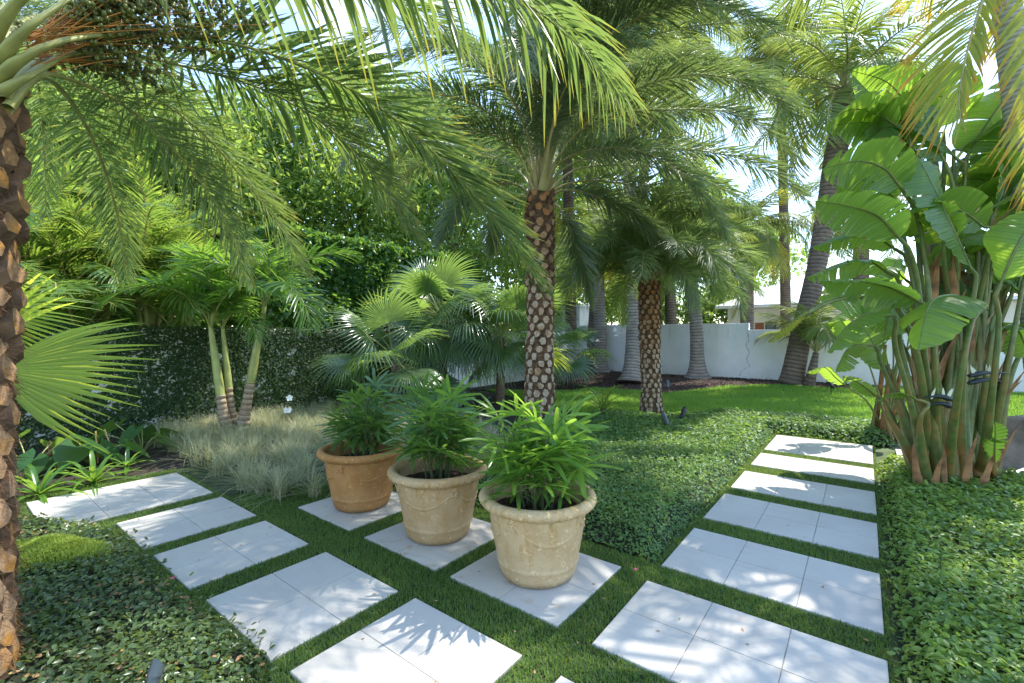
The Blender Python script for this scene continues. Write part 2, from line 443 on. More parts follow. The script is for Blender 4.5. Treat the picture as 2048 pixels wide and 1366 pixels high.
cr = wt.nodes.new('ShaderNodeMapRange'); cr.inputs[1].default_value = .58; cr.inputs[2].default_value = .78; cr.inputs[4].default_value = .6
wt.links.new(cn.outputs['Fac'], cr.inputs[0])
mx = wt.nodes.new('ShaderNodeMix'); mx.data_type = 'RGBA'
wt.links.new(cr.outputs[0], mx.inputs[0]); wt.links.new(sky.outputs[0], mx.inputs[6]); mx.inputs[7].default_value = (6.5, 6.6, 6.8, 1)
wt.links.new(mx.outputs[2], bg.inputs[0]); wt.links.new(bg.outputs[0], wo.inputs[0])
SC.view_settings.view_transform = 'Standard'; SC.view_settings.look = 'None'
SC.view_settings.exposure = 1.93; SC.view_settings.gamma = 1
SC.cycles.max_bounces = 12; SC.cycles.transmission_bounces = 10; SC.cycles.diffuse_bounces = 8
SC.cycles.use_denoising = True

# ================================================================== THE GROUND
def sheet(name, poly, z, mat, h=None, res=0):
    mb = MB()
    P = np.array([(x, y, z) for x, y in poly], float)
    if len(P) == 4: mb.add(P, [(0, 1, 2, 3)])
    else:
        c = P.mean(0); mb.add(np.vstack([c, P]), T=[(0, i+1, (i+1) % len(P)+1) for i in range(len(P))])
    return kind(obj(name, mb.mesh(name, mat, smooth=False)), 'structure')

sheet('ground', [(-300, -300), (300, -300), (300, 300), (-300, 300)], -.03, M['ground'])
sheet('soil_bed', [(-9.3, -3), (-6.32, -3), (-6.32, 1.8), (-3.2, 3.0), (-3.2, 9.6), (-9.3, 9.6)], -.008, M['soil'])
sheet('road', [(-60, 19.5), (60, 19.5), (60, 24), (-60, 24)], -.02, M['asphalt'])

def inpoly(X, Y, poly):
    r = np.zeros(X.shape, bool); n = len(poly)
    for i in range(n):
        x0, y0 = poly[i]; x1, y1 = poly[(i+1) % n]
        c = ((y0 > Y) != (y1 > Y)) & (X < (x1-x0)*(Y-y0)/(y1-y0+1e-12)+x0)
        r ^= c
    return r
def smooth(a, b, x):
    t = np.clip((x-a)/(b-a), 0, 1); return t*t*(3-2*t)
def pnoise(X, Y, f, ph=0.0):
    return (np.sin(X*f*1.3+ph)+np.sin(Y*f*1.7+ph*2.1)+np.sin((X+Y)*f*.9+ph*.7)+np.sin((X-Y)*f*2.3+1.3+ph))/4

def field(name, poly, hf, step, mat, stk='structure', label=None):
    """a sheet with relief over a polygon"""
    a = np.array(poly); x = np.arange(a[:, 0].min(), a[:, 0].max()+step, step); y = np.arange(a[:, 1].min(), a[:, 1].max()+step, step)
    X, Y = np.meshgrid(x, y); Z = hf(X, Y)
    idx = np.arange(X.size).reshape(X.shape)
    q = np.stack([idx[:-1, :-1], idx[:-1, 1:], idx[1:, 1:], idx[1:, :-1]], -1).reshape(-1, 4)
    cx = (X[:-1, :-1]+step/2).ravel(); cy = (Y[:-1, :-1]+step/2).ravel()
    q = q[inpoly(cx, cy, poly)]
    mb = MB(); mb.add(np.stack([X, Y, Z], -1).reshape(-1, 3), q)
    return kind(obj(name, mb.mesh(name, mat)), stk)

def backz(X, Y): return .16*smooth(12.5, 15.6, Y)
MULCH = [(-9.3, 9.4), (-6.6, 11.2), (-6.4, 12.3), (-5.2, 12.4), (-4.3, 12.3), (-3.9, 13.2), (-3.2, 14.3), (-2.0, 15.0), (-.4, 15.1), (.35, 15.6), (.5, 16.4), (-9.3, 16.4)]
field('mulch_bed', MULCH, lambda X, Y: backz(X, Y)+.012+.02*pnoise(X, Y, 5), .12, M['mulch'])
LAWN = [(-8.6, 9.9), (-6.6, 9.0), (-3.9, 8.0), (-2.9, 8.0), (-2.2, 9.4), (-1.4, 9.8), (.3, 9.9), (1.2, 9.6), (5, 9.6), (5, 16.4), (-9.3, 16.4), (-9.2, 12)]
field('lawn', LAWN, lambda X, Y: backz(X, Y)+.0, .2, M['lawn_base'])

def scatter(n, poly):
    a = np.array(poly); out = []
    while sum(len(o) for o in out) < n:
        x = rng.uniform(a[:, 0].min(), a[:, 0].max(), 2*n); y = rng.uniform(a[:, 1].min(), a[:, 1].max(), 2*n)
        k = inpoly(x, y, poly); out.append(np.stack([x[k], y[k]], 1))
    return np.concatenate(out)[:n]
def dens(n, poly):
    a = np.array(poly); x, y = a[:, 0], a[:, 1]
    return int(n*abs((x*np.roll(y, -1)-y*np.roll(x, -1)).sum())/2)
def in_view(P, margin=140):
    v = (P - np.array([0, 0, CAMH])) @ _RM
    d = -v[:, 2]; d_ = np.maximum(d, .05)
    px = 1024+v[:, 0]/d_*FPX; py = 683-v[:, 1]/d_*FPX
    return (d > .3) & (px > -margin-600) & (px < 2048+margin+600) & (py < 1366+2*margin)

def blades(mb, P, h, w, lean=.4, k=3, mat=0, v=None):
    n = len(P); az = rng.uniform(0, 2*PI, n)
    d = np.stack([np.cos(az), np.sin(az), np.zeros(n)], 1)
    s = np.stack([-np.sin(az), np.cos(az), np.zeros(n)], 1)
    h = np.broadcast_to(h, (n,))*rng.uniform(.65, 1.15, n); le = np.abs(rng.normal(0, lean, n))
    u = np.linspace(0, 1, k)[None, :, None]
    C = P[:, None, :] + np.array([0, 0, 1.])*h[:, None, None]*u*(1-.25*le[:, None, None]*u) + d[:, None, :]*(h*le)[:, None, None]*u**1.8
    wd = w*np.array([1, .8, .08]) if k == 3 else w*np.linspace(1, .1, k)
    ribbons(mb, C, wd[None, :]*np.ones((n, 1)), s[:, None, :], v=v)

# mulch chips
P2 = scatter(9000, MULCH); P = np.c_[P2, backz(P2[:, 0], P2[:, 1])+.03]
mb = MB(); n = len(P); az = rng.uniform(0, 2*PI, n); d = nrm(np.c_[np.cos(az), np.sin(az), rng.normal(0, .35, n)])
s = nrm(np.cross(d, nrm(rng.normal(0, .4, (n, 3))+[0, 0, 1])))
ribbons(mb, np.stack([P-d*.03, P+d*.03], 1), .009, s[:, None, :])
kind(obj('mulch_chips', mb.mesh('mulch_chips', M['chip'], smooth=False)), 'stuff')
# lawn blades
def notmulch(p): return ~inpoly(p[:, 0], p[:, 1], MULCH)
P2 = scatter(dens(1500, LAWN), LAWN); P2 = P2[notmulch(P2)]
P = np.c_[P2, backz(P2[:, 0], P2[:, 1])]; P = P[in_view(P)]
mb = MB(); blades(mb, P, .07, .007, .5, v=np.clip(.5+.45*pnoise(P[:, 0], P[:, 1], 1.9)+rng.normal(0, .2, len(P)), 0, 1))
kind(obj('lawn_grass', mb.mesh('lawn_grass', M['lawn'])), 'stuff')

# ================================================================== PAVING
def slab_mesh(x0, x1, y0, y1, nx, ny, rust=0.0, H=.016):
    g = .0028; b = .004
    def lines(a0, a1, n):
        L = [a0, a0+b]
        for i in range(1, n):
            c = a0+(a1-a0)*i/n; L += [c-g, c-g*.5, c+g*.5, c+g]
        return np.array(L+[a1-b, a1])
    X = lines(x0, x1, nx); Y = lines(y0, y1, ny)
    zx = np.full(len(X), H); zy = np.full(len(Y), H)
    zx[[0, -1]] = H-b; zy[[0, -1]] = H-b
    for i in range(1, nx): zx[4*i-1:4*i+1] = H-.006
    for i in range(1, ny): zy[4*i-1:4*i+1] = H-.006
    Z = np.minimum(zx[None, :], zy[:, None])
    XX, YY = np.meshgrid(X, Y); idx = np.arange(XX.size).reshape(XX.shape)
    q = np.stack([idx[:-1, :-1], idx[:-1, 1:], idx[1:, 1:], idx[1:, :-1]], -1)
    jm = ((zx[:-1]+zx[1:])/2 < H-.0055)[None, :] | ((zy[:-1]+zy[1:])/2 < H-.0055)[:, None]
    mb = MB()
    tv = rng.random((ny, nx))
    ix = np.clip(((XX-x0)/(x1-x0)*nx).astype(int), 0, nx-1); iy = np.clip(((YY-y0)/(y1-y0)*ny).astype(int), 0, ny-1)
    mb.add(np.stack([XX, YY, Z], -1).reshape(-1, 3), q.reshape(-1, 4), mat=jm.ravel().astype(int), v=tv[iy, ix].ravel(), t=rust)
    ring = np.concatenate([idx[0, :], idx[1:, -1], idx[-1, -2::-1], idx[-2:0:-1, 0]])
    top = np.stack([XX, YY, Z], -1).reshape(-1, 3)[ring]; bot = top.copy(); bot[:, 2] = -.02
    m = len(ring); V = np.vstack([bot, top]); i = np.arange(m); j = (i+1) % m
    mb.add(V, np.stack([i, j, j+m, i+m], -1), t=rust)
    return mb
SLABS = [
 (-1.10, .09, 7.12, 8.28, 3, 2, 0, 'farthest white slab of the right path, against the ground cover'),
 (-1.10, .09, 6.19, 6.88, 3, 2, 0, 'second white slab from the far end of right path'),
 (-1.10, .09, 5.14, 5.86, 3, 2, 0, 'third white slab from the far end of right path'),
 (-1.10, .09, 4.14, 4.89, 3, 2, 0, 'fourth white slab from the far end of right path, dappled'),
 (-1.10, .09, 3.10, 3.87, 3, 2, 0, 'second nearest slab of right path, beside the hedge corner'),
 (-1.10, .10, 2.09, 2.85, 3, 2, .25, 'nearest full slab of right path, right of the cream pot'),
 (-1.11, .10, 1.04, 1.80, 3, 2, 0, 'slab cut off by the bottom edge, only its corner showing'),
 (-2.13, -1.33, 1.04, 1.80, 2, 2, .2, 'square slab at the bottom middle, in front of the pots'),
 (-3.11, -2.28, 1.02, 1.79, 2, 2, 0, 'square slab speckled with leaf shadow, left of the bottom middle slab'),
 (-4.04, -3.33, 1.0, 1.78, 2, 2, 0, 'sunlit slab of left path between the speckled slab and a narrower lit slab'),
 (-4.97, -4.22, .98, 1.78, 2, 2, 0, 'sunlit slab of left path next to the striped grass'),
 (-6.25, -5.17, .58, 1.77, 2, 3, 0, 'farthest slab of left path, beside the lily bed'),
 (-4.12, -3.30, 2.10, 2.90, 2, 2, 1, 'stained square slab under the orange pot'),
 (-3.09, -2.28, 2.10, 2.91, 2, 2, .8, 'square slab under the middle tan pot'),
 (-2.14, -1.31, 2.10, 2.91, 2, 2, .8, 'square slab under the cream pot'),
 (.34, 1.54, 7.35, 8.25, 3, 2, 0, 'far slab behind the bird of paradise stems'),
]
for x0, x1, y0, y1, nx, ny, ru, lab in SLABS:
    cx, cy = (x0+x1)/2, (y0+y1)/2
    me = slab_mesh(x0, x1, y0, y1, nx, ny, ru).mesh('paving_slab', [M['stone'], M['joint']], (cx, cy, 0), smooth=False)
    o = obj('paving_slab', me); o.location = (cx, cy, rng.uniform(-.002, .002)); o.rotation_euler = (rng.normal(0, .0012), rng.normal(0, .0012), rng.normal(0, .004))
    tag(o, lab, 'paving slab', 'limestone slabs of the garden path')
# artificial turf
TURF = [(-6.5, -.6), (.12, -.6), (.12, 8.4), (-1.15, 8.4), (-1.15, 3.12), (-4.9, 3.12), (-4.9, 1.82), (-6.5, 1.82)]
sheet('turf', [(-6.5, -.6), (.12, -.6), (.12, 3.12), (-6.5, 3.12)], .0, M['turf_base'])
sheet('turf_strip', [(-1.15, 3.12), (.12, 3.12), (.12, 8.4), (-1.15, 8.4)], .0, M['turf_base'])
def notslab(p, m=.006):
    k = np.ones(len(p), bool)
    for x0, x1, y0, y1, *_ in SLABS:
        k &= ~((p[:, 0] > x0-m) & (p[:, 0] < x1+m) & (p[:, 1] > y0-m) & (p[:, 1] < y1+m))
    return k
P2 = scatter(dens(15000, TURF), TURF); P2 = P2[notslab(P2)]
dd = np.hypot(P2[:, 0], P2[:, 1]); P2 = P2[rng.random(len(P2)) < np.clip(3.2/dd, .25, 1)]
P = np.c_[P2, np.zeros(len(P2))]; P = P[in_view(P, 40)]
mb = MB(); dd = np.hypot(P[:, 0], P[:, 1])
blades(mb, P, .027, .0026, .65, v=np.clip(.45+.45*pnoise(P[:, 0], P[:, 1], 4.7)+rng.normal(0, .25, len(P)), 0, 1))
kind(obj('artificial_turf', mb.mesh('artificial_turf', M['turf'])), 'stuff')

# ================================================================== GROUND COVER
def edge_dist(X, Y, poly):
    d = np.full(X.shape, 9.)
    for i in range(len(poly)):
        a = np.array(poly[i]); b = np.array(poly[(i+1) % len(poly)]); ab = b-a
        t = np.clip(((X-a[0])*ab[0]+(Y-a[1])*ab[1])/(ab@ab), 0, 1)
        d = np.minimum(d, np.hypot(X-a[0]-t*ab[0], Y-a[1]-t*ab[1]))
    return d
def cover(name, poly, top, density, mat, lw, ragged=.03, far=None, edge=.12, litter=0, sparse=0.0):
    def hf(X, Y):
        e = edge_dist(X, Y, poly)
        return top*np.sqrt(np.clip(e/edge, 0, 1))*(1+.13*pnoise(X, Y, 4.1)+.08*pnoise(X, Y, 9))
    field(name+'_soil', poly, lambda X, Y: np.maximum(hf(X, Y)-.05, .001), .06, M['cover_shade'])  # raised dark mound that makes the gaps between leaves look shaded
    a = np.array(poly); x0, y0 = a.min(0); x1, y1 = a.max(0)
    n = int(density*(x1-x0)*(y1-y0))
    p = np.stack([rng.uniform(x0-ragged, x1+ragged, n), rng.uniform(y0-ragged, y1+ragged, n)], 1)
    j = p+rng.normal(0, ragged, p.shape)*.5
    p = p[inpoly(j[:, 0], j[:, 1], poly)]
    dist = np.hypot(p[:, 0], p[:, 1])
    keep = rng.random(len(p)) < np.clip(3.4/dist, .3, 1); p = p[keep]; dist = dist[keep]
    if sparse:
        p_ = pnoise(p[:, 0], p[:, 1], 2.7, 1.0)+.5*pnoise(p[:, 0], p[:, 1], 7.7)
        k = rng.random(len(p)) < np.clip(1-sparse*(p_+.1), .12, 1); p = p[k]; dist = dist[k]
    P = np.c_[p, hf(p[:, 0], p[:, 1])]
    k = in_view(P, 60); P = P[k]; dist = dist[k]; n = len(P)
    e = edge_dist(P[:, 0], P[:, 1], poly)
    low = (e < edge*.6)
    P[:, 2] = np.where(low, P[:, 2]*rng.uniform(.1, 1.05, n), P[:, 2]+rng.uniform(-.05, .03, n))
    P[:, 2] = np.maximum(P[:, 2], .012)
    sc = lw*np.clip(dist/4.5, 1, 1.9)*rng.uniform(.6, 1.25, n)
    gx = 0.02
    gN = np.stack([hf(P[:, 0]-gx, P[:, 1])-hf(P[:, 0]+gx, P[:, 1]), hf(P[:, 0], P[:, 1]-gx)-hf(P[:, 0], P[:, 1]+gx), np.full(n, 2*gx)], 1)
    N = nrm(nrm(gN)+rng.normal(0, .48, (n, 3)))
    az = rng.uniform(0, 2*PI, n); d = np.stack([np.cos(az), np.sin(az), rng.normal(0, .3, n)], 1)
    d = nrm(d-N*(d*N).sum(1, keepdims=True)); s = np.cross(d, N)
    u = np.array([0, .35, .75, 1.])[None, :, None]
    L = sc*2.1
    C = P[:, None, :]+d[:, None, :]*L[:, None, None]*u-N[:, None, :]*L[:, None, None]*.16*u**2
    wd = np.array([.08, .5, .42, .03])[None, :]*sc[:, None]*1.05
    vv = np.clip(.5+.38*pnoise(P[:, 0], P[:, 1], 3.3, 2.)+rng.normal(0, .26, n), 0, 1)
    mb = MB(); ribbons(mb, C, wd, s[:, None, :], .35, N[:, None, :], v=vv)
    o = kind(obj(name, mb.mesh(name, mat)), 'stuff')
    return hf

GC1 = [(-1.17, 3.16), (-1.17, 8.42), (.14, 8.42), (.3, 8.5), (.6, 9.7), (.2, 10.0), (-1.4, 9.9), (-2.3, 9.5), (-3.0, 8.3), (-4.0, 8.1), (-4.3, 7.0), (-3.7, 5.0), (-3.3, 3.16)]
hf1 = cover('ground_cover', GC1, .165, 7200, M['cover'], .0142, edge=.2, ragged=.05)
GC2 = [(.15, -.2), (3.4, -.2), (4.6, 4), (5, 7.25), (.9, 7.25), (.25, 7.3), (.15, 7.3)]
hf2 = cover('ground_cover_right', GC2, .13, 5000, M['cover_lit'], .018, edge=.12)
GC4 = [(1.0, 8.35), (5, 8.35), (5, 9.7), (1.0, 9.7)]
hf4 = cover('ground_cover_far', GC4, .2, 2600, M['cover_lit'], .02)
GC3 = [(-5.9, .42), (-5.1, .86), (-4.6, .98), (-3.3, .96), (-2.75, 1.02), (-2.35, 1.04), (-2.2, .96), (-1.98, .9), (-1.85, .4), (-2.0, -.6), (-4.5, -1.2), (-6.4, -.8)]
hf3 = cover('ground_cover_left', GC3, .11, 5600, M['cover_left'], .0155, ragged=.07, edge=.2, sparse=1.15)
# dry leaf litter in the left bed
P2 = scatter(2600, GC3); P2 = P2[pnoise(P2[:, 0], P2[:, 1], 2.7, 1.0) > -.1]
P = np.c_[P2, hf3(P2[:, 0], P2[:, 1])-.015]; n = len(P)
az = rng.uniform(0, 2*PI, n); d = np.c_[np.cos(az), np.sin(az), rng.normal(0, .2, n)]; N = nrm(rng.normal(0, .35, (n, 3))+[0, 0, 1]); s = nrm(np.cross(d, N))
mb = MB(); u = np.linspace(0, 1, 3)[None, :, None]; L = rng.uniform(.012, .034, n)
ribbons(mb, P[:, None]+d[:, None]*L[:, None, None]*u, np.array([.15, .45, .1])[None]*L[:, None]*.8, s[:, None], .3, N[:, None])
kind(obj('leaf_litter', mb.mesh('leaf_litter', M['litter'])), 'stuff')
P2 = np.c_[rng.uniform(-6, .1, 260), rng.uniform(.9, 8, 260)]
P = np.c_[P2, np.full(260, .02)]; az = rng.uniform(0, 2*PI, 260); d = np.c_[np.cos(az), np.sin(az), rng.normal(0, .1, 260)]; L = rng.uniform(.008, .028, 260)
mb = MB(); ribbons(mb, P[:, None]+d[:, None]*L[:, None, None]*u, np.array([.12, .4, .1])[None]*L[:, None]*.7, nrm(np.cross(d, rng.normal(0, .2, (260, 3))+[0, 0, 1]))[:, None])
kind(obj('path_litter', mb.mesh('path_litter', M['litter'])), 'stuff')
# chartreuse mound
mb = MB(); cx, cy = G(75, 1120, .08)[:2]
n = 9000; r = np.sqrt(rng.random(n)); a = rng.uniform(0, 2*PI, n)
x = r*np.cos(a)*.42; y = r*np.sin(a)*.2
ca, sa = math.cos(YAW+.15), math.sin(YAW+.15)
P = np.c_[cx+x*ca-y*sa, cy+x*sa+y*ca, .10+.10*np.sqrt(np.clip(1-r**2, 0, 1))*(1+.2*pnoise(x, y, 14))-.03*r]
blades(mb, P, .03, .004, .7)
tag(obj('stonecrop_mound', mb.mesh('stonecrop_mound', M['sedum'])), 'chartreuse mossy mound in the left bed beside the near palm', 'plant')

# variegated grass
LIR = [(-8.7, 2.1), (-6.9, 2.0), (-5.6, 2.02), (-4.75, 2.0), (-4.32, 2.0), (-4.22, 2.9), (-3.6, 3.3), (-3.5, 4.6), (-5.0, 5.6), (-6.6, 5.9), (-8.6, 5.6), (-8.9, 3.6)]
ntuft = 470
c2 = scatter(ntuft, LIR); mb = MB()
Ps = []
for c in c2:
    m = 72; r = np.abs(rng.normal(0, .035, m)); a = rng.uniform(0, 2*PI, m)
    Ps.append(np.c_[c[0]+r*np.cos(a), c[1]+r*np.sin(a), np.zeros(m)])
P = np.concatenate(Ps); n = len(P)
blades(mb, P, .31, .0048, 1.15, k=5)
kind(obj('variegated_grass', mb.mesh('variegated_grass', M['liriope'])), 'stuff')
mb2 = None

# ================================================================== POTS
def pot(matname, name, label, loc, rotz):
    t = thing(name, label, 'plant pot', loc, rotz, 'terracotta pots on the slabs')
    prof = [(0, .0), (.215, 0), (.238, .012), (.247, .04), (.262, .095), (.266, .10), (.272, .108), (.274, .118), (.270, .128), (.273, .14), (.30, .29), (.326, .445), (.329, .455),
            (.35, .468), (.374, .48), (.388, .496), (.389, .513), (.380, .530), (.362, .540), (.342, .541), (.328, .533), (.320, .515), (.312, .47), (.30, .38), (.0, .375)]
    def fn(r, z, a):
        rim = smooth(.467, .484, z)*(1-smooth(.523, .537, z))*(r > .33)
        r = r + rim*.0045*np.sin(a*46) + (r > .2)*.0018*(np.sin(a*3+z*9)+np.sin(a*7-z*21))
        lowb = smooth(.02, .04, z)*(1-smooth(.075, .09, z))*(r > .22)
        r = r + lowb*.004*np.maximum(0, np.sin(a*28))
        return r, z
    mb = MB(); lathe(mb, prof, 184, 0, fn)
    obj('vessel', mb.mesh('vessel', M[matname], smooth=True), t)
    # moulded swags with a boss between them
    for k in range(4):
        a0 = k*PI/2
        mb = MB(); aa = np.linspace(a0, a0+PI/2, 15); u = np.linspace(0, 1, 15)
        z = .425-.125*np.sin(u*PI)**.8
        rr = .2625+(z-.10)*.184
        C = np.c_[rr*np.cos(aa), rr*np.sin(aa), z]
        C[:, :2] *= .985; tube(mb, C, .006+.010*np.sin(u*PI)+.003*np.sin(u*37)+rng.normal(0, .0012, 15), 8)
        obj('swag', mb.mesh('swag', M[matname]), t)
        mb = MB(); r0 = .2625+.315*.184+.002
        for i in range(7):
            q = i*2*PI/6 if i < 6 else 0; o_ = .02 if i < 6 else 0
            c = np.array([r0*math.cos(a0), r0*math.sin(a0), .415])+o_*np.array([-math.sin(a0)*math.cos(q), math.cos(a0)*math.cos(q), math.sin(q)])
            th = np.linspace(0, PI, 6); dirn = np.array([math.cos(a0), math.sin(a0), 0])
            tube(mb, c+np.outer(np.linspace(-.01, .012, 5), dirn), [.006, .013, .014, .011, .003], 8)
        obj('boss', mb.mesh('boss', M[matname]), t)
    mb = MB()
    n = 26; r = np.linspace(.001, .309, 8); a = np.arange(n)*2*PI/n
    R, A = np.meshgrid(r, a); Z = .415+.015*pnoise(R*np.cos(A), R*np.sin(A), 16)+.02*(1-R/.31)
    idx = np.arange(R.size).reshape(R.shape); nx = np.roll(idx, -1, 0)
    q = np.stack([idx[:, :-1], idx[:, 1:], nx[:, 1:], nx[:, :-1]], -1).reshape(-1, 4)
    mb.add(np.stack([R*np.cos(A), R*np.sin(A), Z], -1).reshape(-1, 3), q)
    P = np.c_[rng.uniform(-.2, .2, (150, 2)), np.full(150, .44)]; az = rng.uniform(0, 2*PI, 150); d = np.c_[np.cos(az), np.sin(az), rng.normal(0, .3, 150)]
    ribbons(mb, np.stack([P-d*.02, P+d*.02], 1), .008, nrm(np.cross(d, rng.normal(0, .3, (150, 3))+[0, 0, 1]))[:, None])
    obj('soil', mb.mesh('soil', M['mulch']), t)
    return t
POTS = [(-3.71, 2.50, 'pot_a', 'orange weathered terracotta pot, leftmost and farthest of the three', .4),
        (-2.685, 2.505, 'pot_b', 'tan weathered terracotta pot in the middle of the three', 1.2),
        (-1.725, 2.505, 'pot_c', 'pale cream weathered pot, nearest and rightmost of the three', .1)]
for x, y, m, lab, rz in POTS: pot(m, 'terracotta_pot', lab, (x, y, .0165), rz)

# lady palms
def rhapis_leaf(mat, seed):
    mb = MB(); r_ = np.random.default_rng(seed)
    L = .17*r_.uniform(.8, 1.2)
    C = np.array([[0, 0, 0], [L*.5, 0, .045], [L, 0, .06]]); C = catmull(C, 5)
    tube(mb, C, [.004, .0035, .003, .003, .003], 5, 1, cap=False)
    nf = r_.integers(6, 9); ang = np.linspace(-1.75, 1.75, nf)+r_.normal(0, .07, nf)
    ll = .27*(1-.10*np.abs(ang))*r_.uniform(.9, 1.1, nf)
    d = np.stack([np.cos(ang), np.sin(ang), r_.normal(.08, .10, nf)], 1); d = nrm(d)
    u = np.array([0, .12, .3, .55, .8, .95, 1.0])
    P = C[-1][None, None]+d[:, None]*ll[:, None, None]*u[None, :, None]
    dr = r_.uniform(.14, .4, nf)
    P[..., 2] -= (dr*ll)[:, None]*u[None]**2.0
    wd = np.array([.003, .008, .0125, .0142, .0122, .0085, .003])[None]*r_.uniform(.85, 1.15, nf)[:, None]
    s = nrm(np.cross(d, np.array([0, 0, 1.])))
    ribbons(mb, P, wd, s[:, None], .35, np.array([0, 0, 1.]), v=r_.random(nf))
    return mb.mesh('lady_palm_leaf', [mat, M['cane']])
RL = [rhapis_leaf(M['rhapis'], 40+i) for i in range(6)]
RLd = [rhapis_leaf(M['rhapis_dark'], 60+i) for i in range(6)]
def rhapis(x, y, lib, label, ncane, hmax, seed):
    r_ = np.random.default_rng(seed)
    z0 = .0165+.42
    t = thing('lady_palm', label, 'potted plant', (x, y, z0), 0, 'lady palms in the terracotta pots')
    for i in range(ncane):
        a = i*2.4+r_.uniform(-.3, .3); rr = .11*math.sqrt((i+.3)/ncane)
        h = hmax*r_.uniform(.35, 1.0)*(1-.35*rr/.11)
        lean = r_.uniform(.1, .34)
        top = np.array([rr*math.cos(a)+lean*h*math.cos(a), rr*math.sin(a)+lean*h*math.sin(a), h])
        b = np.array([rr*math.cos(a), rr*math.sin(a), 0.0])
        C = catmull([b, (b+top)/2+[0, 0, .02], top], 6)
        mb = MB(); tube(mb, C, np.linspace(.0085, .006, 6), 6)
        obj('cane', mb.mesh('cane', M['cane']), t)
        nl = int(4+h*7)
        for j in range(nl):
            f = .22+.78*(j+.5)/nl if i % 3 else .12+.88*(j+.5)/nl
            p = C[0]+(C[-1]-C[0])*f
            az = j*2.4+i+r_.uniform(-.4, .4)
            el = .3+.62*f**1.6+r_.uniform(-.2, .25)
            obj('leaf', lib[r_.integers(len(lib))], t, TRS(p, az, el, r_.uniform(-.4, .4), r_.uniform(.8, 1.12)))
rhapis(-3.71, 2.50, RLd, 'dark glossy lady palm growing in the orange pot', 9, .62, 1)
rhapis(-2.685, 2.505, RL+RLd, 'mid green lady palm growing in the middle tan pot', 11, .72, 2)
rhapis(-1.725, 2.505, RL, 'bright green lady palm growing in the cream pot', 12, .67, 3)

# ================================================================== PALM FRONDS
def leaflet_set(mb, C, n, s0, Lf, wmax, a0, a1, dih, jit, droop, k=4, fold=.35, roll=0.0, mat=0, side=(-1, 1), wprof=None, s1=1.0, djit=.1, ajit=.08):
    T, B, N = frame(C, roll=roll)
    m = len(C)
    for sg in side:
        s = np.linspace(s0, s1, n)+rng.normal(0, .35/n, n); s = np.clip(s, s0, .999)
        i = s*(m-1); i0 = np.clip(i.astype(int), 0, m-2); f = (i-i0)[:, None]
        P0 = C[i0]*(1-f)+C[i0+1]*f; t_ = nrm(T[i0]*(1-f)+T[i0+1]*f); b_ = nrm(B[i0]*(1-f)+B[i0+1]*f)*sg; n_ = nrm(N[i0]*(1-f)+N[i0+1]*f)
        q = (s-s0)/(s1-s0)
        L = Lf(q)*rng.uniform(.9, 1.1, n)
        a = a0+(a1-a0)*q+rng.normal(0, ajit, n)
        e = dih+rng.normal(0, jit, n)
        d = np.cos(a)[:, None]*t_+np.sin(a)[:, None]*(np.cos(e)[:, None]*b_+np.sin(e)[:, None]*n_)
        ln = nrm(-np.sin(e)[:, None]*b_+np.cos(e)[:, None]*n_)
        ln = nrm(ln-d*(ln*d).sum(1, keepdims=True))
        sv = np.cross(d, ln)
        u = np.linspace(0, 1, k)
        dr = np.maximum(droop+rng.normal(0, djit, n), 0)
        P = P0[:, None]+d[:, None]*L[:, None, None]*u[None, :, None]
        P[..., 2] -= (dr*L)[:, None]*(u**1.9)[None]
        # keep length
        wp = np.interp(u, [0, .12, .4, .8, 1], [.35, .8, 1, .6, .05]) if wprof is None else np.interp(u, *wprof)
        wd = wp[None]*wmax*np.clip(L/np.max(L), .45, 1)[:, None]
        ribbons(mb, P, wd, sv[:, None], fold, ln[:, None], mat=mat)

def date_frond(C, rw=.017, Lmax=.42, n=95, s0=.16, wmax=.0125, roll=0.0, droop=.12, dih=.3, jit=.32, mats=None, a0=1.05, a1=.42, name='frond', off=None, k=4, fl=1.9):
    C = catmull(C, 36)
    mb = MB(); u = np.linspace(0, 1, 36)
    tube(mb, C, rw*(1.0-.86*u**.8)*np.where(u < .12, 1+fl*(1-u/.12)**1.3, 1), 8, 1, flat=.6, cap=False)
    Lf = lambda q: Lmax*np.interp(q, [0, .1, .35, .75, 1], [.22, .75, 1, .78, .30])
    leaflet_set(mb, C, n, s0, Lf, wmax, a0, a1, dih, jit, droop, k, .45, roll)
    # spines near the base
    leaflet_set(mb, C, 9, .06, lambda q: .10+.08*q, .004, .7, .8, .5, .5, 0, 2, 0, roll, 1, s1=.2)
    return mb.mesh(name, mats or [M['date'], M['rachis']], off)

def arc(L, e0, bend, n=9, sway=0.0, pw=1.2):
    s = np.linspace(0, 1, n); ang = e0-bend*s**pw
    st = L/(n-1)
    x = np.concatenate([[0], np.cumsum(np.cos((ang[1:]+ang[:-1])/2)*st)]); z = np.concatenate([[0], np.cumsum(np.sin((ang[1:]+ang[:-1])/2)*st)])
    return np.c_[x, sway*s**2*L, z]

